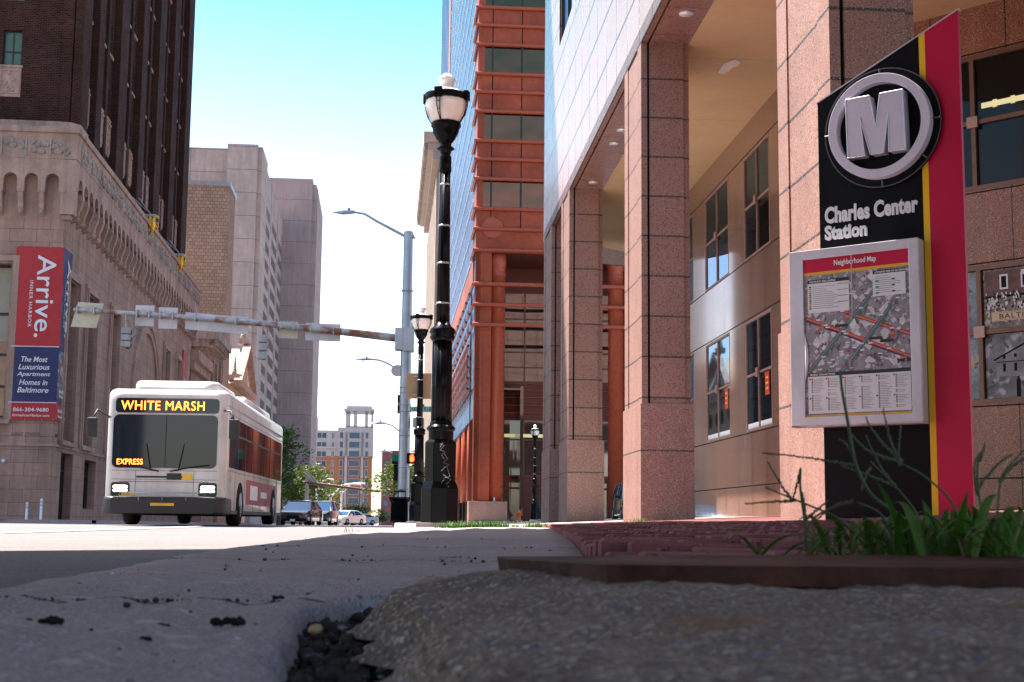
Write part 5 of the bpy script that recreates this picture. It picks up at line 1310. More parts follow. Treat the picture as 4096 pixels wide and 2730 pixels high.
for (x0, x1, y0, y1, m_, sk) in ((168, 228, 694, 752, mSignBkY, 6), (308, 352, 700, 749, mSignBk, 0), (362, 406, 705, 755, mSignBk, 0), (423, 570, 722, 762, mSignBk, 4), (640, 684, 737, 777, mSignBkY, 3), (700, 782, 742, 783, mSignBk, 0)):
    c = arm_at((x0 + x1) / 2); h = (y1 - y0) / CF * 52; w = (x1 - x0) / CF * 52; yb = .16
    dz = (loc(x0, 700).z - loc(x0, 700).z); sl = (arm_at(x1) - arm_at(x0)).z / w * (1 if sk >= 4 else .3)
    q = MB(); zz = loc((x0 + x1) / 2, (y0 + y1) / 2).z; tilt = .12 if sk == 6 else 0
    q.add([(c.x + sx * w / 2 + (sz * tilt), c.y + yb + b_, zz + sz * h / 2 + sx * w / 2 * sl) for b_ in (0, .015) for sx, sz in ((-1, -1), (1, -1), (1, 1), (-1, 1))], [(0, 1, 2, 3), (7, 6, 5, 4), (0, 4, 5, 1), (1, 5, 6, 2), (2, 6, 7, 3), (3, 7, 4, 0)])
    o = q.build('overhead_sign', m_, MS, bevel=.01)
    q = MB()
    for sx in (-.32, .32): 
        cc2 = arm_at((x0 + x1) / 2 + sx * (x1 - x0)); q.lathe([(.14, -.02), (.14, .02)], c=(0, 0, 0), n=8); q.M = Matrix()
        q.box(cc2.x - .025, cc2.x + .025, cc2.y - .16, cc2.y + .16, cc2.z - .15, cc2.z + .16)
    q.v = q.v[-16:]; q.f = [[i for i in f] for f in []] ; q.sm = []; q.mi = []
    q = MB()
    for sx in (-.32, .32):
        cc2 = arm_at((x0 + x1) / 2 + sx * (x1 - x0)); q.box(cc2.x - .025, cc2.x + .025, cc2.y - .13, cc2.y + .16, cc2.z - .13, cc2.z + .14)
    q.build('clamp', mGalv, o)
mSigB = mat('signal_housing', (.42, .42, .42), .5, metal=.2, var=.25, vs=3, streak=.35, dirt=((.25, .14, .07), 3, .62))
for px, py0, py1 in ((289, 752, 800), (604, 768, 828)):
    c = loc(px, (py0 + py1) / 2); h = (py1 - py0) / CF * 52 * .98; a = arm_at(px); q = MB()
    for k in range(3):
        z0 = c.z - h / 2 + k * h / 3; q.box(c.x - .17, c.x + .17, c.y - .12, c.y + .12, z0 + .006, z0 + h / 3 - .006)
    o = q.build('signal_head', mSigB, MS, bevel=.05, seg=3)
    q = MB()
    for k in range(3):
        z0 = c.z - h / 2 + (k + .5) * h / 3; q.tube([(c.x, c.y + .1, z0), (c.x, c.y + .34, z0)], .14, 12)
    q.build('visor', mBlackM, o)
    q = MB(); q.tube([(c.x, c.y, c.z + h / 2 - .02), (a.x, a.y, a.z)], .035, 6); q.tube([(c.x + .1, c.y, a.z - .1), (c.x + .42, c.y, a.z - .5), (c.x + .3, c.y, c.z + .1), (c.x + .12, c.y, c.z - .05)], .014, 5); q.tube([(c.x + .05, c.y, a.z), (c.x + .36, c.y, a.z - .8), (c.x + .1, c.y, c.z)], .012, 5)
    q.build('hanger', mRust, o)
q = MB(); L0 = loc(940, 548); L1 = loc(868, 510); L2 = loc(838, 492); L3 = loc(815, 488); q.tube([L0, L1, L2, L3], [.06, .05, .045, .04], 8); q.build('light_arm', mGalv, MS)
def cobra(parent, c, s=1.):
    q = MB()
    q.add([(c.x + x * s, c.y + y * s, c.z + z * s) for x, y, z in ((0, -.1, -.04), (0, .1, -.04), (0, .1, .06), (0, -.1, .06), (-.45, -.18, -.07), (-.45, .18, -.07), (-.4, .14, .05), (-.4, -.14, .05), (-.85, -.04, -.03), (-.85, .04, -.03), (-.82, .03, .0), (-.82, -.03, .0))],
          [(3, 2, 1, 0), (0, 1, 5, 4), (1, 2, 6, 5), (2, 3, 7, 6), (3, 0, 4, 7), (4, 5, 9, 8), (5, 6, 10, 9), (6, 7, 11, 10), (7, 4, 8, 11), (8, 9, 10, 11)])
    o = q.build('luminaire', mGalv, parent, bevel=.02)
    q = MB(); q.cyl((c.x - .22 * s, c.y, c.z + .06 * s), (c.x - .22 * s, c.y, c.z + .15 * s), .05 * s, 8); q.build('photocell', MATS['blue_reflective_glass'], o)
cobra(MS, L3)
q = MB(); c = loc(947, 543); q.lathe([(.04, .1), (.09, 0), (.14, -.08)], c=tuple(c), n=12); q.build('camera_dome', mSigB, MS)
# gear on the silver mast: street name sign, one-way arrow, walk signal box
q = MB(); p = loc(969, 942); q.box(p.x - .42, p.x + .38, p.y - .3, p.y - .27, p.z - .1, p.z + .1); SNo = q.build('street_name_sign', mGreen, MS, bevel=.004)
q = MB(); q.text('ST PAUL ST.', (p.x - .40, p.y - .303, p.z - .065), (1, 0, 0), (0, 0, 1), .74, .13, .004, bold=.015); q.build('lettering', mSignW, SNo)
q = MB(); q.box(p.x - .15, p.x + .12, p.y - .3, p.y - .27, p.z + .105, p.z + .19); q.build('block_number_plate', mGreen, MS); q = MB(); q.text('301', (p.x - .1, p.y - .303, p.z + .12), (1, 0, 0), (0, 0, 1), .16, .055, .004, bold=.01); q.build('lettering', mSignW, SNo)
p = loc(962, 972); q = MB(); q.box(p.x - .21, p.x + .21, p.y - .15, p.y + .1, p.z - .19, p.z + .19); q.build('control_box', mSigB, MS, bevel=.04)
p = loc(947, 1054); q = MB(); q.box(p.x - .18, p.x + .18, p.y - .2, p.y + .05, p.z - .2, p.z + .2); WK = q.build('walk_signal', mBlackM, MS, bevel=.02)
mRedL = mat('lit_red_hand', (.8, .03, .01), .4, emit=(1., .05, .01), estr=3.)
q = MB(); hx = p.x + .01; 
hand = [(-.07, -.13), (.06, -.13), (.09, -.02), (.12, .05), (.09, .07), (.06, .02), (.06, .12), (.035, .12), (.03, .03), (.02, .15), (-.005, .15), (-.01, .03), (-.02, .14), (-.045, .14), (-.045, .02), (-.06, .10), (-.08, .10), (-.085, -.04)]
q.add([(hx + x * .95, p.y - .205 - b_, p.z + z) for b_ in (0, .01) for x, z in hand], [tuple(range(len(hand))), tuple(range(len(hand), 2 * len(hand)))[::-1]]); q.build('red_hand', mRedL, WK)
q = MB(); q.box(p.x - .05, p.x + .3, p.y - .05, p.y, p.z + .25, p.z + .3); q.box(p.x - .05, p.x + .3, p.y - .05, p.y, p.z - .3, p.z - .25); q.build('signal_bracket', mBlackM, MS)
# grey utility pole behind with rounded sign back, banner and its own light
UP = thing('utility_pole', 'dark grey square utility pole behind the galvanised mast, carrying a green banner', 'pole', (atY(920, 1200, 56).x, 56, road_z(0, 56) + .05))
def ul(px, py): 
    p = atY(px, py, 56); return Vector((p.x, p.y, p.z)) - Vector(UP.location)
hz = ul(922, 845).z
mPole = mat('pole_grey', (.10, .10, .11), .6, var=.2, vs=3)
q = MB(); q.box(-.11, .11, -.11, .11, 0, hz); q.build('pole', mPole, UP)
c = ul(914, 853); q = MB(); q.add([(c.x + .22 * math.cos(t) * (1.2), c.y - .16, c.z + .24 * math.sin(t)) for t in [2 * PI * k / 18 for k in range(18)]] + [(c.x + .22 * math.cos(t) * (1.2), c.y - .13, c.z + .24 * math.sin(t)) for t in [2 * PI * k / 18 for k in range(18)]], [tuple(range(18)), tuple(range(18, 36))[::-1]] + [(i, (i + 1) % 18, 18 + (i + 1) % 18, 18 + i) for i in range(18)]); q.build('round_sign', mSignBk, UP)
c = ul(919, 930); q = MB(); q.box(-.2, .16, -.2, -.17, c.z - .38, c.z + .38); o = q.build('one_way_sign', mBlackM, UP); q = MB()
q.add([(x, -.203, c.z + z) for x, z in ((.12, .06), (-.02, .06), (-.02, .16), (-.17, 0), (-.02, -.16), (-.02, -.06), (.12, -.06))], [(0, 1, 2, 3, 4, 5, 6)]); q.build('arrow', mSignW, o)
c0, c1 = ul(901, 1067), ul(921, 1036)
q = MB(); q.box(c0.x - 0, c0.x + .42, -.02, .0, c0.z, c1.z); bn = q.build('pole_banner', mat('banner_green', (.02, .22, .13), .7, var=.1, vs=4), UP)
q = MB(); q.box(c0.x + .0, c0.x + .42, -.024, -.021, c0.z, c0.z + .12); q.build('banner_strip', mBlackM, bn)
q = MB(); q.box(c0.x + .05, c0.x + .37, -.026, -.022, c1.z - .09, c1.z - .06); q.box(c0.x + .08, c0.x + .35, -.026, -.022, c1.z - .15, c1.z - .12); q.build('banner_lines', mMapO, bn)
q = MB(); L3u = ul(852, 826); q.tube([ul(918, 852), ul(892, 836), ul(872, 828), L3u], .04, 6); q.build('light_arm', mGalv, UP); cobra(UP, L3u, .75)
q = MB(); c = ul(914, 1060); q.box(-.3, -.1, -.1, .1, ul(914, 1105).z, ul(914, 1068).z); q.build('signal_head', mBlackM, UP)
# two more street lights further on
for (xa, ya, xb, yb, Y_, lab) in ((912, 990, 884, 973, 95., 'small cobra-head street light just beyond the utility pole with the green banner'), (905, 1050, 890, 1037, 130., 'tiny cobra-head street light, the furthest of those along the lamp-post kerb')):
    zb = road_z(0, Y_); X0 = atY(xa + 8, ya, Y_).x; t = thing('street_light', lab, 'street light', (X0, Y_, zb), 0, 'distant street lights on the right kerb')
    f = lambda px, py: Vector((atY(px, py, Y_).x - X0, 0, atY(px, py, Y_).z - zb))
    q = MB(); q.tube([(0, 0, 0), (0, 0, f(xa, ya).z)], [.14, .09], 8); q.build('pole', mGalv, t)
    q = MB(); e = f(xb, yb); q.tube([(0, 0, f(xa, ya).z - .1), (e.x * .5, 0, e.z - .15), tuple(e)], .06, 6); q.build('light_arm', mGalv, t); cobra(t, e, 1.3)
# litter bin
LB = thing('litter_bin', 'black slatted metal litter bin with a domed lid beside the silver mast', 'litter bin', (-3.42, 43, walk_z(-3.4, 43)))
q = MB()
for k in range(30):
    t = 2 * PI * k / 30; q.tube([(.26 * math.cos(t), .26 * math.sin(t), .06), (.25 * math.cos(t), .25 * math.sin(t), .62), (.33 * math.cos(t), .33 * math.sin(t), .78)], .012, 5)
q.build('slats', mBlack, LB)
q = MB(); q.lathe([(.27, .03), (.27, .09)], n=24); q.lathe([(.275, .6), (.275, .65)], n=24); q.lathe([(.34, .77), (.34, .80)], n=24); q.build('hoops', mBlack, LB)
q = MB(); q.lathe([(.22, .05), (.23, .76)], n=20); q.build('liner', mBlackM, LB)
q = MB(); q.lathe([(.21, .95), (.2, .98), (.12, 1.02), (.001, 1.04)], n=24)
for k in range(3): 
    t = 2 * PI * k / 3 + .4; q.tube([(.2 * math.cos(t), .2 * math.sin(t), .76), (.19 * math.cos(t), .19 * math.sin(t), .96)], .012, 5)
q.build('lid', mBlack, LB)
# hydrant
HY = thing('fire_hydrant', 'small orange fire hydrant on the plaza in front of the terracotta building doors', 'hydrant', (atY(1192, 1193, 77).x, 77, -.02))
q = MB(); q.lathe([(.16, 0), (.16, .05), (.11, .06), (.11, .42), (.14, .43), (.14, .47), (.12, .48), (.11, .54), (.06, .60), (.03, .61), (.03, .66), (.001, .66)], n=16); q.build('barrel', mOrange, HY)
q = MB(); q.cyl((-.2, 0, .34), (.2, 0, .34), .055, 10); q.cyl((0, -.19, .32), (0, 0, .32), .07, 10); q.build('outlet_cap', mOrange, HY)
# overhead sign gantry arm across the street in the distance
t = thing('overhead_gantry', 'brown horizontal mast arm crossing in front of the pavilioned apartment block', 'mast', (atY(697, 1200, 130).x, 130, road_z(0, 130)))
O_ = Vector(t.location); f = lambda px, py: Vector((atY(px, py, 130).x, 130, atY(px, py, 130).z)) - O_
q = MB(); q.tube([f(705, 1200), f(705, 1100)], .16, 8); q.build('pole', mGalv, t)
q = MB(); a, c = f(700, 1109), f(872, 1130); q.tube([a, c], [.17, .12], 8); q.build('arm', mBronze, t)
q = MB(); 
for k in range(12): 
    u_, v_ = f(703 + k * 2, 1082 + k * 2), f(703 + k * 2, 1098 + k * 1.5); q.tube([u_, v_], .03, 4)
q.tube([f(700, 1078), f(728, 1106)], .05, 5); q.tube([f(700, 1088), f(728, 1114)], .05, 5); q.build('truss', mGalv, t)
q = MB(); c = f(832, 1140); q.box(c.x - .17, c.x + .17, -.1, .1, c.z - .55, c.z + .2); q.build('signal_head', mSigB, t)
def twin_light(px, py, Y_, h, lab, fl=1):
    X0 = atY(px, py, Y_).x; zb = road_z(0, Y_); zt2 = atY(px, py, Y_).z - zb; s = h
    t = thing('white_street_light', lab, 'street light', (X0, Y_, zb), 0, 'white street lights in the distance')
    q = MB(); q.tube([(0, 0, 0), (0, 0, zt2)], .14, 8); q.build('pole', mWhite, t)
    q = MB(); q.tube([(0, 0, zt2 - .4), (1.2 * s, 0, zt2 + .9), (2.2 * s, 0, zt2 + 1.1), (3.2 * s, 0, zt2 + 1.0)], .1, 6)
    if fl: q.tube([(0, 0, zt2 - .4), (-1.4 * s, 0, zt2 + .8), (-2.8 * s, 0, zt2 + 1.2)], .1, 6)
    q.build('light_arm', mWhite, t)
twin_light(760, 1135, 150, 1.0, 'white curved street light nearest the white car, tallest of the white ones'); twin_light(865 - 80, 1128, 190, 1.0, 'white curved street light directly above the dark round tree', 1); twin_light(729, 1122, 165, .6, 'white twin street light beside the truss end of the brown gantry')
for i, (px, Y_, lab) in enumerate(((826, 300, 'tiny yellow traffic signal on the dark round tree side of the far junction'), (849, 290, 'tiny yellow traffic signal at the far junction, nearer the litter bin'))):
    p = atY(px, 1183, Y_); t = thing('traffic_signal', lab, 'traffic signal', (p.x, Y_, road_z(0, Y_)))
    h = p.z - road_z(0, Y_)
    q = MB(); q.tube([(0, 0, 0), (0, 0, h)], .08, 6); q.build('pole', mPole, t)
    q = MB(); q.box(-.3, .3, -.4, .1, h - .9, h + .6); q.build('signal_head', mSgY, t)
# ------------------------------------------------------------------ vehicles
mTyre = mat('tyre', (.015, .015, .015), .8); mRim = mat('rim', (.35, .35, .37), .35, metal=.8)
mWind = mat('vehicle_glass', (.008, .014, .024), .04, var=0, spec=.6, ior=1.45)
mLed = mat('led_amber', (.9, .25, .02), .5, emit=(1., .22, .02), estr=2.2)
mHead = mat('headlight_on', (.9, .9, .8), .3, emit=(1., .97, .8), estr=6.)
mBumper = mat('bumper_black', (.025, .025, .027), .5, var=.1); mBusR = mat('bus_red_panel', (.30, .03, .06), .4, var=.2, vs=1)
mBusY = mat('bus_yellow', (.75, .45, .02), .4)
def wheel(par, x, y, z, r, w, side):
    q = MB(); q.mat(Matrix.Translation((x, y, z)) @ Matrix.Rotation(PI / 2, 4, 'Y'))
    q.lathe([(r * .62, -w / 2), (r * .95, -w / 2), (r, -w * .35), (r, w * .35), (r * .95, w / 2), (r * .62, w / 2)], n=28); wh_ = q.build('wheel', mTyre, par)
    q = MB(); q.mat(Matrix.Translation((x, y, z)) @ Matrix.Rotation(PI / 2, 4, 'Y')); q.lathe([(r * .6, -w * .52), (r * .5, -w * .5), (r * .15, -w * .35), (r * .15, w * .35), (r * .5, w * .5), (r * .6, w * .52)], n=20); q.build('rim', mRim, wh_)
BZ = road_z(0, 32)
BUS = thing('city_bus', 'white city bus with black windscreen, roof fairing and lit amber destination sign', 'bus', (-7.47, 30., BZ), math.radians(3.5))
W2 = 1.29
# body shell: loft of rounded sections along y
def section(y, w, z0, z1, r=.16):
    pts = []
    for cx2, cz2, a0 in ((w - r, z1 - r, 0), (-w + r, z1 - r, 90), (-w + .05, z0 + .05, 180), (w - .05, z0 + .05, 270)):
        rr_ = r if a0 < 180 else .05
        for k in range(5): a = math.radians(a0 + k * 22.5); pts.append((cx2 + rr_ * math.cos(a), y, cz2 + rr_ * math.sin(a)))
    return pts
def loft(q, secs, smooth=True):
    n = len(secs[0]); q.add([p for s_ in secs for p in s_], [(i * n + k, i * n + (k + 1) % n, (i + 1) * n + (k + 1) % n, (i + 1) * n + k) for i in range(len(secs) - 1) for k in range(n)], smooth)
    q.add(secs[0], [tuple(range(n))]); q.add(secs[-1], [tuple(range(n))[::-1]])
q = MB(); loft(q, [section(.0, 1.16, .34, 2.82, .22), section(.05, 1.23, .32, 2.90, .2), section(.16, 1.28, .30, 2.95), section(.4, W2, .30, 2.97), section(11.8, W2, .30, 2.97), section(12.1, 1.26, .35, 2.9), section(12.2, 1.15, .4, 2.8)])
q.build('body', mBusW, BUS)
q = MB(); loft(q, [section(.35, .72, 2.90, 3.02, .05), section(.8, .86, 2.90, 3.20, .12), section(1.3, .95, 2.90, 3.24, .12), section(3.6, .95, 2.90, 3.24, .12), section(4.0, .9, 2.9, 3.15, .1)]); q.build('roof_fairing', mBusW, BUS)
q = MB(); loft(q, [section(5.2, .9, 2.90, 3.1, .1), section(5.6, 1.0, 2.90, 3.28, .12), section(10.8, 1.0, 2.90, 3.28, .12), section(11.4, .9, 2.9, 3.05, .1)]); q.build('roof_equipment_cover', mBusW, BUS)
fr_b = dict(o=(0, 0, 0), u=(1, 0), n=(0, -1))
def rrect(a0, a1, z0, z1, r, n=5):
    return [(cx2 + r * math.cos(math.radians(a + k * 90 / n)), cz2 + r * math.sin(math.radians(a + k * 90 / n))) for cx2, cz2, a in ((a1 - r, z1 - r, 0), (a0 + r, z1 - r, 90), (a0 + r, z0 + r, 180), (a1 - r, z0 + r, 270)) for k in range(n + 1)]
q = MB().fr(**fr_b); q.ext(rrect(-1.10, 1.12, 2.42, 2.74, .08), -.1, .012); q.build('sign_window', mWind, BUS)
q = MB().fr(**fr_b); q.ext(rrect(-1.13, 1.10, 1.23, 2.38, .12), -.1, .016); wsc = q.build('windscreen', mWind, BUS)
q = MB().fr(**fr_b); q.box(-.006, .006, .016, .02, 1.25, 2.36); q.build('windscreen_divider', mBlackM, wsc)
q = MB(); q.text('WHITE MARSH', (-.98, -.02, 2.48), (1, 0, 0), (0, 0, 1), 1.78, .2, .006, bold=.0, sp=1.08); q.build('destination_sign', mLed, BUS)
q = MB(); q.text('EXPRESS', (-1.02, -.024, 1.30), (1, 0, 0), (0, 0, 1), .55, .12, .006, bold=.0); q.build('dash_sign', mLed, BUS)
for s_ in (-1, 1):
    q = MB().fr(**fr_b); q.tube([(s_ * .12, .03, 1.16), (s_ * .5, .05, 1.24), (s_ * .95, .03, 1.30)], .016, 5); q.tube([(s_ * .3, .045, 1.2), (s_ * .4, .03, 1.75)], .010, 5); q.build('wiper', mBlackM, BUS)
    q = MB().fr(**fr_b)
    for z in (.72, .80): q.ext(rrect(s_ * .93 - .15, s_ * .93 + .15, z, z + .05, .024, 3), -.02, .012)
    q.build('headlight', mHead, BUS)
    q = MB().fr(**fr_b); q.ext(rrect(s_ * .93 - .2, s_ * .93 + .2, .62, .92, .06), -.05, .004); q.build('headlight_housing', mBumper, BUS)
    q = MB(); q.tube([(s_ * 1.2, .1, 2.5 - (.2 if s_ < 0 else 0)), (s_ * 1.42, -.3, 2.45), (s_ * 1.48, -.34, 2.3)], .022, 6); mo = q.build('mirror_arm', mBumper, BUS); q = MB(); q.box(s_ * 1.5 - .11, s_ * 1.5 + .11, -.4, -.3, 1.85, 2.28); q.build('mirror', mBumper, mo, bevel=.03)
q = MB(); loft(q, [[(x, y, z) for x, y, z in section(-.14, 1.1, .26, .60, .08)], section(-.06, 1.25, .24, .62, .08), section(.2, 1.315, .24, .62, .05), section(1.0, 1.315, .24, .60, .05)]); q.build('bumper', mBumper, BUS)
q = MB().fr(**fr_b); q.box(-.25, .25, .142, .15, .42, .48); q.build('bumper_sticker', mBusY, BUS)
q = MB().fr(**fr_b); q.box(-.6, .55, -.01, .01, 1.02, 1.06); q.box(.05, .36, -.005, .012, .98, 1.12); q.box(-.95, .95, -.01, .006, .93, .94); q.build('badge_strip', mBumper, BUS)
for a_ in ((.38, .6, .98, 1.10), (-.9, -.6, .64, .68)): q = MB().fr(**fr_b); q.box(a_[0], a_[1], -.005, .012, a_[2], a_[3]); q.build('yellow_badge', mBusY, BUS)
# bike rack folded at front
q = MB().fr(**fr_b); q.tube([(-.9, .2, .62), (.9, .2, .62), (.9, .2, .7), (-.9, .2, .7), (-.9, .2, .62)], .014, 6)
for x in (-.5, 0, .5): q.tube([(x, .2, .62), (x, .1, .5)], .014, 6)
q.build('bike_rack', mGalv, BUS)
q = MB().fr(**fr_b)
for z in (1.17, .98, .62): q.box(-1.12, 1.12, .0, .0035, z, z + .008)
for x in (-.62, .62): q.box(x, x + .008, .0, .0035, .62, 1.17)
q.build('panel_seam', mBumper, BUS)
# side windows, both sides, and lower skirts
for s_ in (-1, 1):
    sd = dict(o=(s_ * W2, 0, 0), u=(0, 1), n=(s_, 0))
    q = MB().fr(**sd); q.ext(rrect(.55, 11.6, 1.28, 2.40, .1), -.05, .008); strip = q.build('window_strip', mWind, BUS)
    q = MB().fr(**sd)
    for k in range(8): q.box(1.9 + k * 1.32, 1.96 + k * 1.32, .008, .016, 1.28, 2.40)
    q.box(.6, 11.5, .008, .014, 2.02, 2.06); q.build('window_divider', mBumper, strip)
    q = MB().fr(**sd); q.box(3.6, 10.2, -.02, .006, .5, 1.1); q.build('advert_panel', mBusR, BUS)
    q = MB().fr(**sd); q.box(4.4, 5.9, .006, .009, .62, .98); q.box(6.6, 8.0, .006, .009, .7, .86); q.build('advert_print', mSignW, BUS)
    q = MB().fr(**sd); q.box(.9, 12.0, -.02, .012, .26, .34); q.build('skirt', mBumper, BUS)
    q = MB().fr(**sd)
    for y in (1.6, 3.3, 5.0, 6.6, 8.3, 10.6): q.box(y, y + .01, 0, .004, .34, 1.28)
    q.box(.4, 12, 0, .004, 1.2, 1.21); q.box(.4, 12, 0, .004, 2.46, 2.47); q.build('panel_seam', mBumper, BUS)
    q = MB().fr(**sd); q.tube([(.3, .0, 2.62), (11.9, .0, 2.62)], .02, 5); q.build('drip_rail', mGalv, BUS)
    for y in (2.5, 9.6):
        q = MB().fr(**sd); q.ext([(y + .62 * math.cos(t), .34 + .66 * max(0, math.sin(t)) + .0) for t in [PI * k / 14 for k in range(15)]], -.2, .014); q.build('wheel_arch', mBlackM, BUS); wheel(BUS, s_ * (W2 - .12), y, .48, .48, .28, s_)
q = MB(); q.box(-1.1, 1.1, 1.2, 11.6, .22, .5); q.build('underbody', mBlackM, BUS)
mCarG = mat('car_glass', (.02, .07, .15), .06, metal=.5, var=0, spec=.5)  # blue sky reflection is put into the glass colour
# cars -----------------------------------------------------------------
def car(name, label, cat, loc_, rot, paint, L=4.8, W=1.86, Hh=1.5, suv=False, group=None, lights=True, plate=True):
    t = thing(name, label, cat, loc_, rot, group); w = W / 2
    prof = [(0, .45, .80), (.12, .30, .92), (.25, .28, .98), (1.2, .26, 1.06), (1.35, .26, 1.06)] if suv else [(0, .42, .62), (.12, .26, .78), (.3, .24, .84), (1.15, .22, .96), (1.3, .22, .96)]
    def sec(y, ww, z0, z1, r): return section(y, ww, z0, z1, r)
    belt = prof[-1][2]
    q = MB(); loft(q, [sec(y, w * (.80 if i == 0 else .93 if i == 1 else .98 if i == 2 else 1), z0, z1, .09) for i, (y, z0, z1) in enumerate(prof)] + [sec(L * .6, w, .22, belt + .02, .09), sec(L - .5, w, .22, belt + .04, .1), sec(L - .1, w * .95, .26, belt, .1), sec(L, w * .86, .4, belt - .1, .1)])
    q.build('body', paint, t)
    def trap(y, wb, wt, zb, zt2): return [(-wb, y, zb), (wb, y, zb), (wt, y, zt2), (-wt, y, zt2)]
    yA, yB, yC, yD = 1.0, 1.85, L - (.5 if suv else 1.3), L - (.15 if suv else .4)
    zb = belt - .04
    q = MB(); 
    V_ = [(-w * .92, yA, zb), (w * .92, yA, zb), (w * .74, yB, Hh - .03), (-w * .74, yB, Hh - .03), (-w * .94, yD, zb), (w * .94, yD, zb), (w * .72, yC, Hh - .05), (-w * .72, yC, Hh - .05)]
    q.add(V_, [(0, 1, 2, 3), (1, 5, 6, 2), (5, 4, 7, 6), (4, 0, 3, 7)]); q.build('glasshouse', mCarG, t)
    q = MB(); loft(q, [[(-w * .70, yB - .06, Hh - .05), (w * .70, yB - .06, Hh - .05), (w * .6, yB - .02, Hh - .01), (-w * .6, yB - .02, Hh - .01)], [(-w * .74, yB + .3, Hh - .05), (w * .74, yB + .3, Hh - .05), (w * .6, yB + .4, Hh + .02), (-w * .6, yB + .4, Hh + .02)], [(-w * .72, yC, Hh - .06), (w * .72, yC, Hh - .06), (w * .6, yC, Hh - .01), (-w * .6, yC, Hh - .01)]])
    for s_ in (-1, 1):
        q.tube([(s_ * w * .93, yA, zb), (s_ * w * .74, yB, Hh - .03), (s_ * w * .73, yC, Hh - .05), (s_ * w * .95, yD, zb)], .035, 5)
        q.tube([(s_ * w * .96, (yA + yC) / 2 + .3, zb), (s_ * w * .75, (yA + yC) / 2 + .3, Hh - .03)], .03, 5)
    q.build('roof', paint, t)
    q = MB(); q.fr(**fr_b); gz = prof[0][2]
    q.ext(rrect(-w * .42, w * .42, gz - .26, gz - .04, .05, 3), -.03, .03)
    if suv: 
        q.cm = 1
        for k in range(7): q.ext(rrect(-w * .38 + k * .098, -w * .38 + k * .098 + .06, gz - .24, gz - .06, .02, 2), .03, .04)
    else: q.ext(rrect(-.09, .09, gz - .19, gz - .09, .04, 3), .03, .05)
    q.build('grille', [mBlackM, mRim], t)
    q = MB(); q.fr(**fr_b); q.ext(rrect(-w * .7, w * .7, .30, .42, .05, 3), -.1, .0); q.build('air_intake', mBlackM, t)
    for s_ in (-1, 1):
        q = MB(); q.add([(s_ * w * .48, .03, gz - .05), (s_ * w * .90, .2, gz + .04), (s_ * w * .93, .3, gz - .12), (s_ * w * .50, .0, gz - .17), (s_ * w * .48, .1, gz - .05), (s_ * w * .88, .3, gz + .04)], [(0, 1, 2, 3), (0, 4, 5, 1)] if s_ > 0 else [(3, 2, 1, 0), (1, 5, 4, 0)]); q.build('headlight', mHead if lights and suv else mat('headlight_off' + str(len(MATS)), (.5, .5, .52), .15, spec=1.), t)
        q = MB(); q.box(s_ * (w + .12) - .12, s_ * (w + .12) + .08, yA + .45, yA + .58, belt - .02, belt + .14); q.build('mirror', paint, t, bevel=.03)
        for y in (.95, L - 1.0): wheel(t, s_ * (w - .1), y, .34, .34, .22, s_)
    if plate:
        q = MB(); q.fr(**fr_b); q.box(-.15, .15, .01, .05, gz - .40, gz - .25); q.build('number_plate', mSignW, t)
    return t
mCarD = mat('car_grey_purple', (.055, .045, .055), .25, metal=.4, var=.05, coat=1.); mCarB = mat('car_dark_blue', (.035, .05, .075), .25, metal=.4, var=.05, coat=1.); mCarW = mat('car_white', (.7, .7, .7), .3, coat=1.); mCarBl = mat('car_blue', (.12, .25, .45), .3, metal=.3, coat=1.); mCarK = mat('car_black', (.02, .02, .022), .25, coat=1.)
def onroad(px, Y_): return (atY(px, 1200, Y_).x, Y_, road_z(0, Y_))
g_ = 'cars on the street'
car('parked_car', 'dark grey-purple saloon car with a light number plate right behind the bus', 'car', onroad(672, 84), rz(-5 + 9), mCarD, 4.8, 1.85, 1.50, False, g_)
car('sport_utility_car', 'dark blue sport utility car with slotted grille and one lit headlight, second in the queue', 'car', onroad(725, 98), rz(-5 + 7), mCarB, 4.7, 1.9, 1.72, True, g_)
car('parked_car', 'white car, third in the queue, half hidden by the sport utility car', 'car', onroad(768, 135), rz(-5 + 30), mCarW, 4.6, 1.8, 1.45, False, g_)
car('parked_car', 'pale blue low car between the white car and the dark round tree', 'car', onroad(788, 165), rz(50), mCarBl, 4.6, 1.8, 1.35, False, g_)
car('sport_utility_car', 'black car nose poking out between the granite piers', 'car', (to_w := (lambda p: (p.x + 1.0, p.y, 0.02))(atY(1432, 1190, 62)))[0:3], rz(-5 + 2), mCarK, 4.9, 1.95, 1.8, True, g_, lights=False)
# ------------------------------------------------------------------ vegetation
def leafmat(n, c, v=.35): 
    m = mat(n, c, .55, var=v, vs=1.1, spec=.3); B = [x for x in m.node_tree.nodes if x.type == 'BSDF_PRINCIPLED'][0]
    B.inputs['Subsurface Weight'].default_value = 0; B.inputs['Transmission Weight'].default_value = 0
    # thin leaves let some light through
    nt = m.node_tree; tr = nt.nodes.new('ShaderNodeBsdfTranslucent'); ms = nt.nodes.new('ShaderNodeMixShader'); ms.inputs[0].default_value = .22
    out = [x for x in nt.nodes if x.type == 'OUTPUT_MATERIAL'][0]; tr.inputs[0].default_value = (c[0] * 1.6, c[1] * 1.6, c[2] * .8, 1)
    nt.links.new(B.outputs[0], ms.inputs[1]); nt.links.new(tr.outputs[0], ms.inputs[2]); nt.links.new(ms.outputs[0], out.inputs[0]); return m
mLeafA = leafmat('leaf_bright', (.04, .11, .015)); mLeafB = leafmat('leaf_yellow_green', (.07, .11, .02)); mLeafD = leafmat('leaf_dark', (.010, .028, .010)); mBark = mat('bark', (.10, .075, .055), .9, var=.3, vs=6, bump=.01, bs=20)
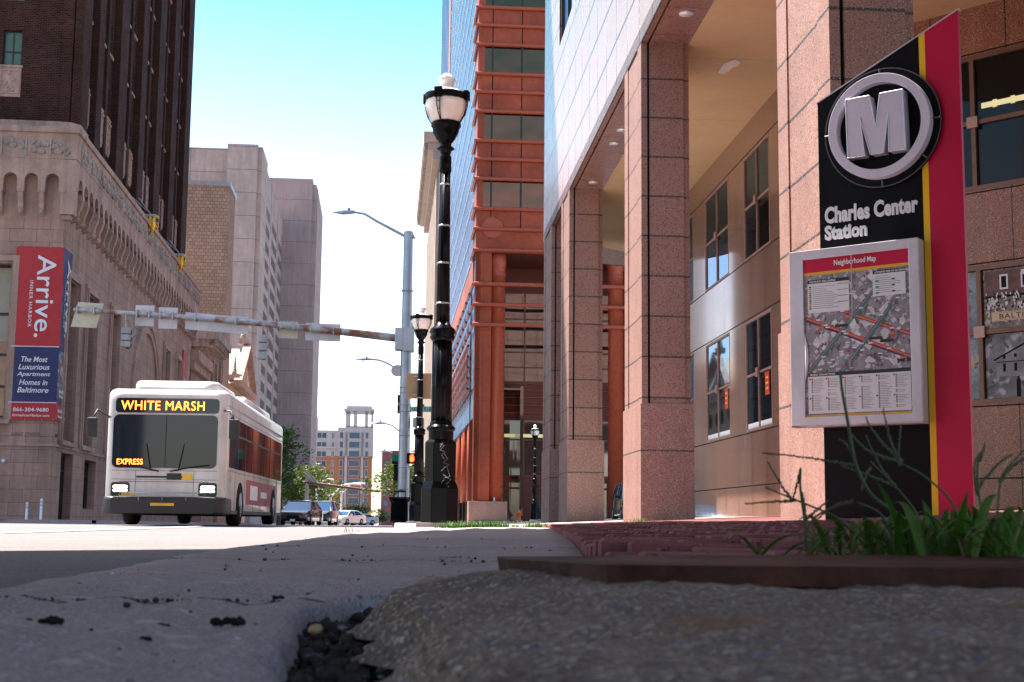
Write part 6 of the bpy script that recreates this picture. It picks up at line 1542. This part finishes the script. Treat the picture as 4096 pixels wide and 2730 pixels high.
mGrass = leafmat('grass_blade', (.045, .12, .018), .55); mGrassD = leafmat('grass_dry_stalk', (.14, .13, .07), .3); mGrassS = leafmat('seed_head', (.12, .15, .08), .3)
def tree(label, loc_, H, R, lm, n=1500, leaf=.22, seed=1, trunk=.16, low=.35, sq=1.0, gap=.5):
    t = thing('street_tree', label, 'tree', loc_, 0, 'trees along the street'); r = random.Random(seed)
    q = MB(); q.tube([(0, 0, -.1), (.05, .03, H * .25), (-.04, .06, H * .5), (.05, 0, H * .82)], [trunk, trunk * .8, trunk * .55, trunk * .15], 8)
    clumps = []
    for k in range(13):
        a = r.uniform(0, 2 * PI); z0 = H * r.uniform(low * .8, .75); rad = R * r.uniform(.45, .95); z1 = min(H, z0 + H * r.uniform(.08, .28))
        e = Vector((rad * math.cos(a), rad * math.sin(a), z1)); mid = Vector((e.x * .45, e.y * .45, z0 + (z1 - z0) * .65))
        q.tube([(0, 0, z0), tuple(mid), tuple(e)], [trunk * .4, trunk * .22, trunk * .06], 5); clumps.append((e, R * r.uniform(.25, .42))); clumps.append((mid + Vector((0, 0, .1 * H)), R * r.uniform(.2, .35)))
    clumps.append((Vector((0, 0, H * .92)), R * .4))
    q.build('trunk', mBark, t)
    q = MB()
    for i in range(n):
        c, cr_ = r.choice(clumps); d = Vector((r.gauss(0, 1), r.gauss(0, 1), r.gauss(0, .75))); d = d.normalized() * cr_ * (r.random() ** .45) 
        p = c + d
        if p.z < H * low * .8: continue
        u = Vector((r.uniform(-1, 1), r.uniform(-1, 1), r.uniform(-.6, .6))).normalized() * leaf * r.uniform(.5, 1.1); v = u.orthogonal().normalized() * leaf * r.uniform(.25, .5)
        v.rotate(Matrix.Rotation(r.uniform(0, 6), 3, u))
        q.add([p - u, p + v, p + u, p - v], [(0, 1, 2, 3)])
    q.build('crown', lm, t)
    return t
def gp(px, Y_): return (atY(px, 1200, Y_).x, Y_, road_z(0, Y_) + .1)
def hz_(px, py, Y_): return atY(px, py, Y_).z - road_z(0, Y_)
tree('bright green young tree just behind the rear of the bus, reaching above the cars', gp(640, 72), hz_(660, 1000, 72), 1.75, mLeafA, 2600, .13, 3, .12, .3)
tree('low pale green tree behind the grey-purple saloon car', gp(690, 140), hz_(700, 1085, 140), 3.4, mLeafB, 2600, .22, 5, .16, .3)
tree('rounded light green tree further back behind the dark blue car', gp(722, 175), hz_(730, 1108, 175), 3.6, mLeafB, 1800, .25, 8, .16, .25)
tree('airy yellow-green tree with bare twigs behind the litter bin', gp(905, 95), hz_(915, 1068, 95), 2.3, mLeafB, 2200, .14, 12, .10, .35)
tree('yellow-green tree seen between the two black lamp posts', gp(975, 98), hz_(965, 1075, 98), 1.9, mLeafB, 2000, .14, 17, .10, .2)
tree('dense dark round tree, the only dark green one in the street', gp(808, 230), hz_(808, 1163, 230), 2.6, mLeafD, 3200, .2, 21, .2, .12)
tree('small green tree at the foot of the apartment block beside the plum brick block', gp(872, 330), hz_(872, 1175, 330), 2.6, mLeafA, 900, .3, 23, .2, .2)
# grass tufts at the edge of the pavement, far side
def blades(q, cx2, cy2, n, hgt, spread, r, w=.004, lean=.6, zf=None):
    for i in range(n):
        x = cx2 + r.gauss(0, spread); y = cy2 + r.gauss(0, spread * .6); z = (zf or walk_z)(x, y); a = r.uniform(0, 2 * PI); h = hgt * r.uniform(.35, 1.1); L_ = h * r.uniform(.2, lean * 1.6); d = Vector((math.cos(a), math.sin(a), 0)); s_ = Vector((-d.y, d.x, 0)) * w * r.uniform(.7, 1.4)
        P_ = [Vector((x, y, z)) + d * (L_ * t * t) + Vector((0, 0, h * (t - .25 * t * t * (L_ / h)))) for t in (0, .35, .7, 1)]
        q.add([P_[0] - s_, P_[0] + s_, P_[1] - s_ * .9, P_[1] + s_ * .9, P_[2] - s_ * .6, P_[2] + s_ * .6, P_[3]], [(0, 1, 3, 2), (2, 3, 5, 4), (4, 5, 6)])
r = random.Random(44); q = MB()
for px, n in ((1045, 60), (1075, 130), (1100, 190), (1125, 190), (1150, 130), (1180, 40), (1225, 90), (1245, 60), (1030, 60), (1470, 70)):
    Y_ = 13.4 if px < 1400 else 19; x = (px - 1176) / CF * Y_; blades(q, x, Y_, n, .085 if px not in (1180,) else .05, .06, r, .0035)
tag(q.build('grass', mGrass), 'short green grass growing along the far edge of the concrete between the lamp post and the granite piers', 'grass', kind='stuff')
# small weed at the kerb, black against the bright road
q = MB(); blades(q, -1.22 + .25, 8.6, 9, .07, .05, r, .002, 1.2)
tag(q.build('kerb_weed', mGrass), 'tiny sparse weed at the kerb edge against the bright road', 'weed')
q = MB(); p = atZ(1052, 1272, -.07); blades(q, p.x, p.y, 26, .012, .018, r, .0012, 3.)
tag(q.build('dry_sprig', mLeafD), 'small dark green sprig lying on the concrete in the centre', 'weed')
# broad-leaved crabgrass clump in the right foreground
WC = thing('crabgrass_clump', 'large green crabgrass clump with tall seed stalks growing beside the rusty steel plate', 'weed', (.62, 1.55, -.05))
def ribbon(q, pts, w, fold=.25):
    n = len(pts); vs = []
    for i, p in enumerate(pts):
        p = Vector(p); d = (Vector(pts[min(i + 1, n - 1)]) - Vector(pts[max(i - 1, 0)])).normalized(); s_ = d.cross(Vector((0, 0, 1)))
        if s_.length < .05: s_ = Vector((1, 0, 0))
        s_.normalize(); t = i / (n - 1); ww = w * (min(1, .55 + t * 2.2)) * (1 - t ** 2.2) + .0003; up = s_.cross(d)
        vs += [p - s_ * ww + up * ww * fold, p, p + s_ * ww + up * ww * fold]
    q.add(vs, [(i * 3 + k, i * 3 + k + 1, (i + 1) * 3 + k + 1, (i + 1) * 3 + k) for i in range(n - 1) for k in range(2)], True)
def lp(px, py, Y_): p = atY(px, py, Y_); return Vector(p) - Vector(WC.location)
r = random.Random(8); q = MB()
def leaf(px, py, Y_, px2, py2, w=.006, arch=.02, Y2=None):
    a = lp(px, py, Y_); e = lp(px2, py2, Y2 or Y_ + r.uniform(-.06, .06)); pts = [a.lerp(e, t) + Vector((0, 0, arch * math.sin(PI * t))) for t in [k / 7 for k in range(8)]]; q.cm = r.choice([0, 0, 0, 1, 1, 2] if w < .007 else [0, 1]); ribbon(q, pts, w * .6)
# hand-placed leaves following the clump's outline, then filling ones
for args in ((1740, 1276, 1.5, 1655, 1241, .006, .012), (1742, 1276, 1.5, 1750, 1238, .004, 0), (1750, 1278, 1.5, 1870, 1250, .007, .014), (1900, 1270, 1.45, 1833, 1200, .006, .02), (1960, 1272, 1.45, 1862, 1194, .007, .02), (2010, 1275, 1.4, 1890, 1215, .007, .02), (2080, 1276, 1.35, 2010, 1100, .009, .01), (2120, 1278, 1.3, 2050, 1160, .009, .02), (2190, 1280, 1.3, 2224, 1125, .009, .0), (2240, 1280, 1.25, 2300, 1140, .010, .02), (2200, 1282, 1.3, 2090, 1200, .009, .02), (2290, 1282, 1.25, 2350, 1175, .010, .02), (2150, 1280, 1.35, 2120, 1150, .008, .01), (2260, 1282, 1.3, 2235, 1160, .008, .0), (1850, 1277, 1.5, 1960, 1258, .006, .01), (1800, 1278, 1.5, 1900, 1262, .005, .01), (2000, 1280, 1.4, 2100, 1225, .008, .02), (2060, 1282, 1.35, 1960, 1252, .007, .015), (2340, 1284, 1.2, 2260, 1190, .010, .02)):
    leaf(*args)
for k in range(210):
    t = r.random() ** .6; bx = 1790 + t * 560; Y_ = 1.55 - .3 * t + r.uniform(-.06, .14); hgt = (18 + 85 * t) * r.uniform(.25, 1.0) ** 1.3; a = r.uniform(-1.5, 1.4)
    leaf(bx, 1282 - r.uniform(0, 8), Y_, bx + 170 * math.sin(a) * r.uniform(.4, 1.1), 1280 - hgt * math.cos(a * .8), r.uniform(.0022, .006), r.uniform(0, .035))
for k in range(30):
    bx = r.uniform(1990, 2353); Y_ = 1.6 - r.random() * .3; leaf(bx, 1284, Y_, bx + r.uniform(-60, 60), 1284 - r.uniform(50, 120), r.uniform(.003, .006), .012)
mGrY = leafmat('grass_yellowing', (.08, .15, .025), .5); mGrDry = leafmat('grass_dry', (.20, .17, .08), .4)
q.build('leaves', [mGrass, mGrY, mGrDry], WC)
def stalk(pts, spikes=(), th=.0011, dry=False):
    q = MB(); P_ = [lp(*p) for p in pts]
    Q = []
    for i in range(len(P_) - 1):
        for k in range(5): Q.append(P_[i].lerp(P_[i + 1], k / 5))
    Q.append(P_[-1])
    for _ in range(2): Q = [Q[0]] + [(Q[i - 1] + Q[i] * 2 + Q[i + 1]) / 4 for i in range(1, len(Q) - 1)] + [Q[-1]]
    q.tube(Q, [th * (1.2 - .5 * i / len(Q)) for i in range(len(Q))], 6); o = q.build('seed_stalk', mGrassD if dry else mGrassS, WC)
    for sp in spikes:
        q = MB(); S_2 = [lp(*p) for p in sp]; n = 30
        pp = [S_2[0].lerp(S_2[-1], k / n) if len(S_2) == 2 else ((1 - k / n) ** 2 * S_2[0] + 2 * (k / n) * (1 - k / n) * S_2[1] + (k / n) ** 2 * S_2[2]) for k in range(n + 1)]
        q.tube(pp, .0007, 5)
        for k in range(1, n + 1):
            d = Vector((r.uniform(-1, 1), r.uniform(-1, 1), r.uniform(-1, 1))).normalized() * .0018; q.ball(tuple(pp[k] + d * .45), .00125 * (1.15 - .6 * k / n), 6, 4, 1, 1, 1.5)
        q.build('seed_spike', mGrassS if not dry else mGrassD, o)
Y1 = 1.45
stalk([(2150, 1280, Y1), (2090, 1200, Y1), (2000, 1140, Y1), (1965, 1070, Y1), (1950, 980, Y1), (1935, 900, Y1), (1930, 850, Y1)], [[(1966, 1070, Y1), (1860, 1050, Y1), (1752, 1041, Y1)], [(1968, 1075, Y1), (1960, 1030, Y1), (1930, 1010, Y1)]], .0020)
stalk([(2230, 1280, 1.35), (2190, 1150, 1.35), (2120, 1090, 1.35), (2060, 1060, 1.35)], [[(2075, 1062, 1.35), (2010, 1010, 1.35), (1990, 960, 1.35)], [(2065, 1060, 1.35), (2040, 1010, 1.35), (2030, 940, 1.35)], [(2060, 1060, 1.35), (1980, 1040, 1.35), (1960, 1000, 1.35)], [(2070, 1062, 1.35), (2060, 1090, 1.35), (2070, 975, 1.35)]])
stalk([(2120, 1280, 1.5), (2110, 1180, 1.5), (2060, 1120, 1.5), (2000, 1060, 1.5)], [[(2060, 1120, 1.5), (2020, 1080, 1.5), (1990, 1000, 1.5)], [(2060, 1118, 1.5), (1990, 1090, 1.5), (1935, 1070, 1.5)], [(2000, 1075, 1.5), (1985, 1100, 1.5), (1980, 1128, 1.5)]])
stalk([(1852, 1262, 1.5), (1850, 1200, 1.5), (1838, 1120, 1.5), (1840, 1075, 1.5)], [[(1840, 1080, 1.5), (1830, 1120, 1.5), (1822, 1148, 1.5)], [(1842, 1130, 1.5), (1850, 1170, 1.5), (1853, 1200, 1.5)]], .0016)
stalk([(2010, 1275, 1.5), (1930, 1190, 1.5), (1830, 1150, 1.5), (1758, 1120, 1.5)], [[(1830, 1150, 1.5), (1790, 1152, 1.5), (1713, 1158, 1.5)], [(1820, 1150, 1.5), (1790, 1110, 1.5), (1764, 1062, 1.5)], [(1850, 1195, 1.5), (1880, 1170, 1.5), (1903, 1150, 1.5)]], .0013)
stalk([(2060, 1278, 1.4), (2030, 1180, 1.4), (1960, 1150, 1.4), (1880, 1180, 1.4), (1850, 1220, 1.4)], [[(1960, 1152, 1.4), (1900, 1160, 1.4), (1870, 1205, 1.4)]], .0013, True)
stalk([(2280, 1280, 1.3), (2250, 1150, 1.3), (2245, 1080, 1.3), (2250, 1040, 1.3)], [[(2250, 1060, 1.3), (2260, 1040, 1.3), (2262, 1020, 1.3)], [(2248, 1120, 1.3), (2290, 1060, 1.3), (2325, 1045, 1.3)], [(2248, 1140, 1.3), (2230, 1080, 1.3), (2245, 1050, 1.3)]])
stalk([(2310, 1280, 1.25), (2290, 1180, 1.25), (2300, 1090, 1.25), (2352, 1035, 1.25)], [[(2295, 1110, 1.25), (2330, 1060, 1.25), (2362, 1050, 1.25)]])
stalk([(1900, 1278, 1.5), (1905, 1215, 1.5), (1880, 1240, 1.5), (1862, 1258, 1.5)], [], .0012, True)
# ------------------------------------------------------------------ light, sky, camera
SUN_EL, SUN_AZ = 61.5, -50.4   # azimuth from the view direction, negative = left
w = bpy.data.worlds.new('World'); sc.world = w; w.use_nodes = True
nt = w.node_tree; bg = nt.nodes['Background']; sky = nt.nodes.new('ShaderNodeTexSky'); sky.sky_type = 'NISHITA'
sky.sun_disc = False; sky.sun_elevation = math.radians(SUN_EL); sky.sun_rotation = math.radians(SUN_AZ)
sky.air_density = 1.0; sky.dust_density = 1.2; sky.ozone_density = 1.0; sky.altitude = 20
mx = nt.nodes.new('ShaderNodeMix'); mx.data_type = 'RGBA'; mx.blend_type = 'MULTIPLY'; mx.inputs[0].default_value = 1.; tg = nt.nodes.new('ShaderNodeTexCoord'); sx = nt.nodes.new('ShaderNodeSeparateXYZ'); nt.links.new(tg.outputs['Generated'], sx.inputs[0])
rp_ = nt.nodes.new('ShaderNodeValToRGB'); er = rp_.color_ramp.elements; er[0].position, er[0].color = 0, (1, .93, .88, 1); er[1].position, er[1].color = 1, (.85, .97, 1, 1)
for p_, c_ in ((.19, (1, .82, .78, 1)), (.27, (.70, .82, .78, 1)), (.37, (.33, .75, .68, 1)), (.50, (.6, .85, .85, 1)), (.65, (.85, .95, .97, 1))):
    e_2 = er.new(p_); e_2.color = c_
nt.links.new(sx.outputs[2], rp_.inputs[0]); nt.links.new(rp_.outputs[0], mx.inputs[7])
nt.links.new(sky.outputs[0], mx.inputs[6]); nt.links.new(mx.outputs[2], bg.inputs[0]); bg.inputs[1].default_value = .11
L = bpy.data.lights.new('sun', 'SUN'); L.energy = 5.0; L.angle = math.radians(.5); L.color = (1., .93, .84)
lo = bpy.data.objects.new('sun', L); COL.objects.link(lo)
a, e = math.radians(SUN_AZ), math.radians(SUN_EL)
d = Vector((math.sin(a) * math.cos(e), math.cos(a) * math.cos(e), math.sin(e)))
lo.rotation_euler = d.to_track_quat('Z', 'Y').to_euler(); lo.location = (0, -5, 40)
cd = bpy.data.cameras.new('camera'); co = bpy.data.objects.new('camera', cd); COL.objects.link(co); sc.camera = co
cd.sensor_width = 36; cd.lens = CF / 2353 * 36; cd.clip_start = .02; cd.clip_end = 6000
R3 = Matrix((C_r, C_u, -_f)).transposed(); co.matrix_world = R3.to_4x4()
cd.dof.use_dof = True; cd.dof.focus_distance = 14; cd.dof.aperture_fstop = 22
sc.view_settings.view_transform = 'Standard'; sc.view_settings.look = 'None'; sc.view_settings.gamma = 1; sc.view_settings.exposure = 1.95
sc.cycles.max_bounces = 8; sc.cycles.diffuse_bounces = 4; sc.cycles.glossy_bounces = 4; sc.cycles.use_denoising = True
try: sc.cycles.denoiser = 'OPENIMAGEDENOISE'
except Exception: pass
sc.cycles.use_adaptive_sampling = True
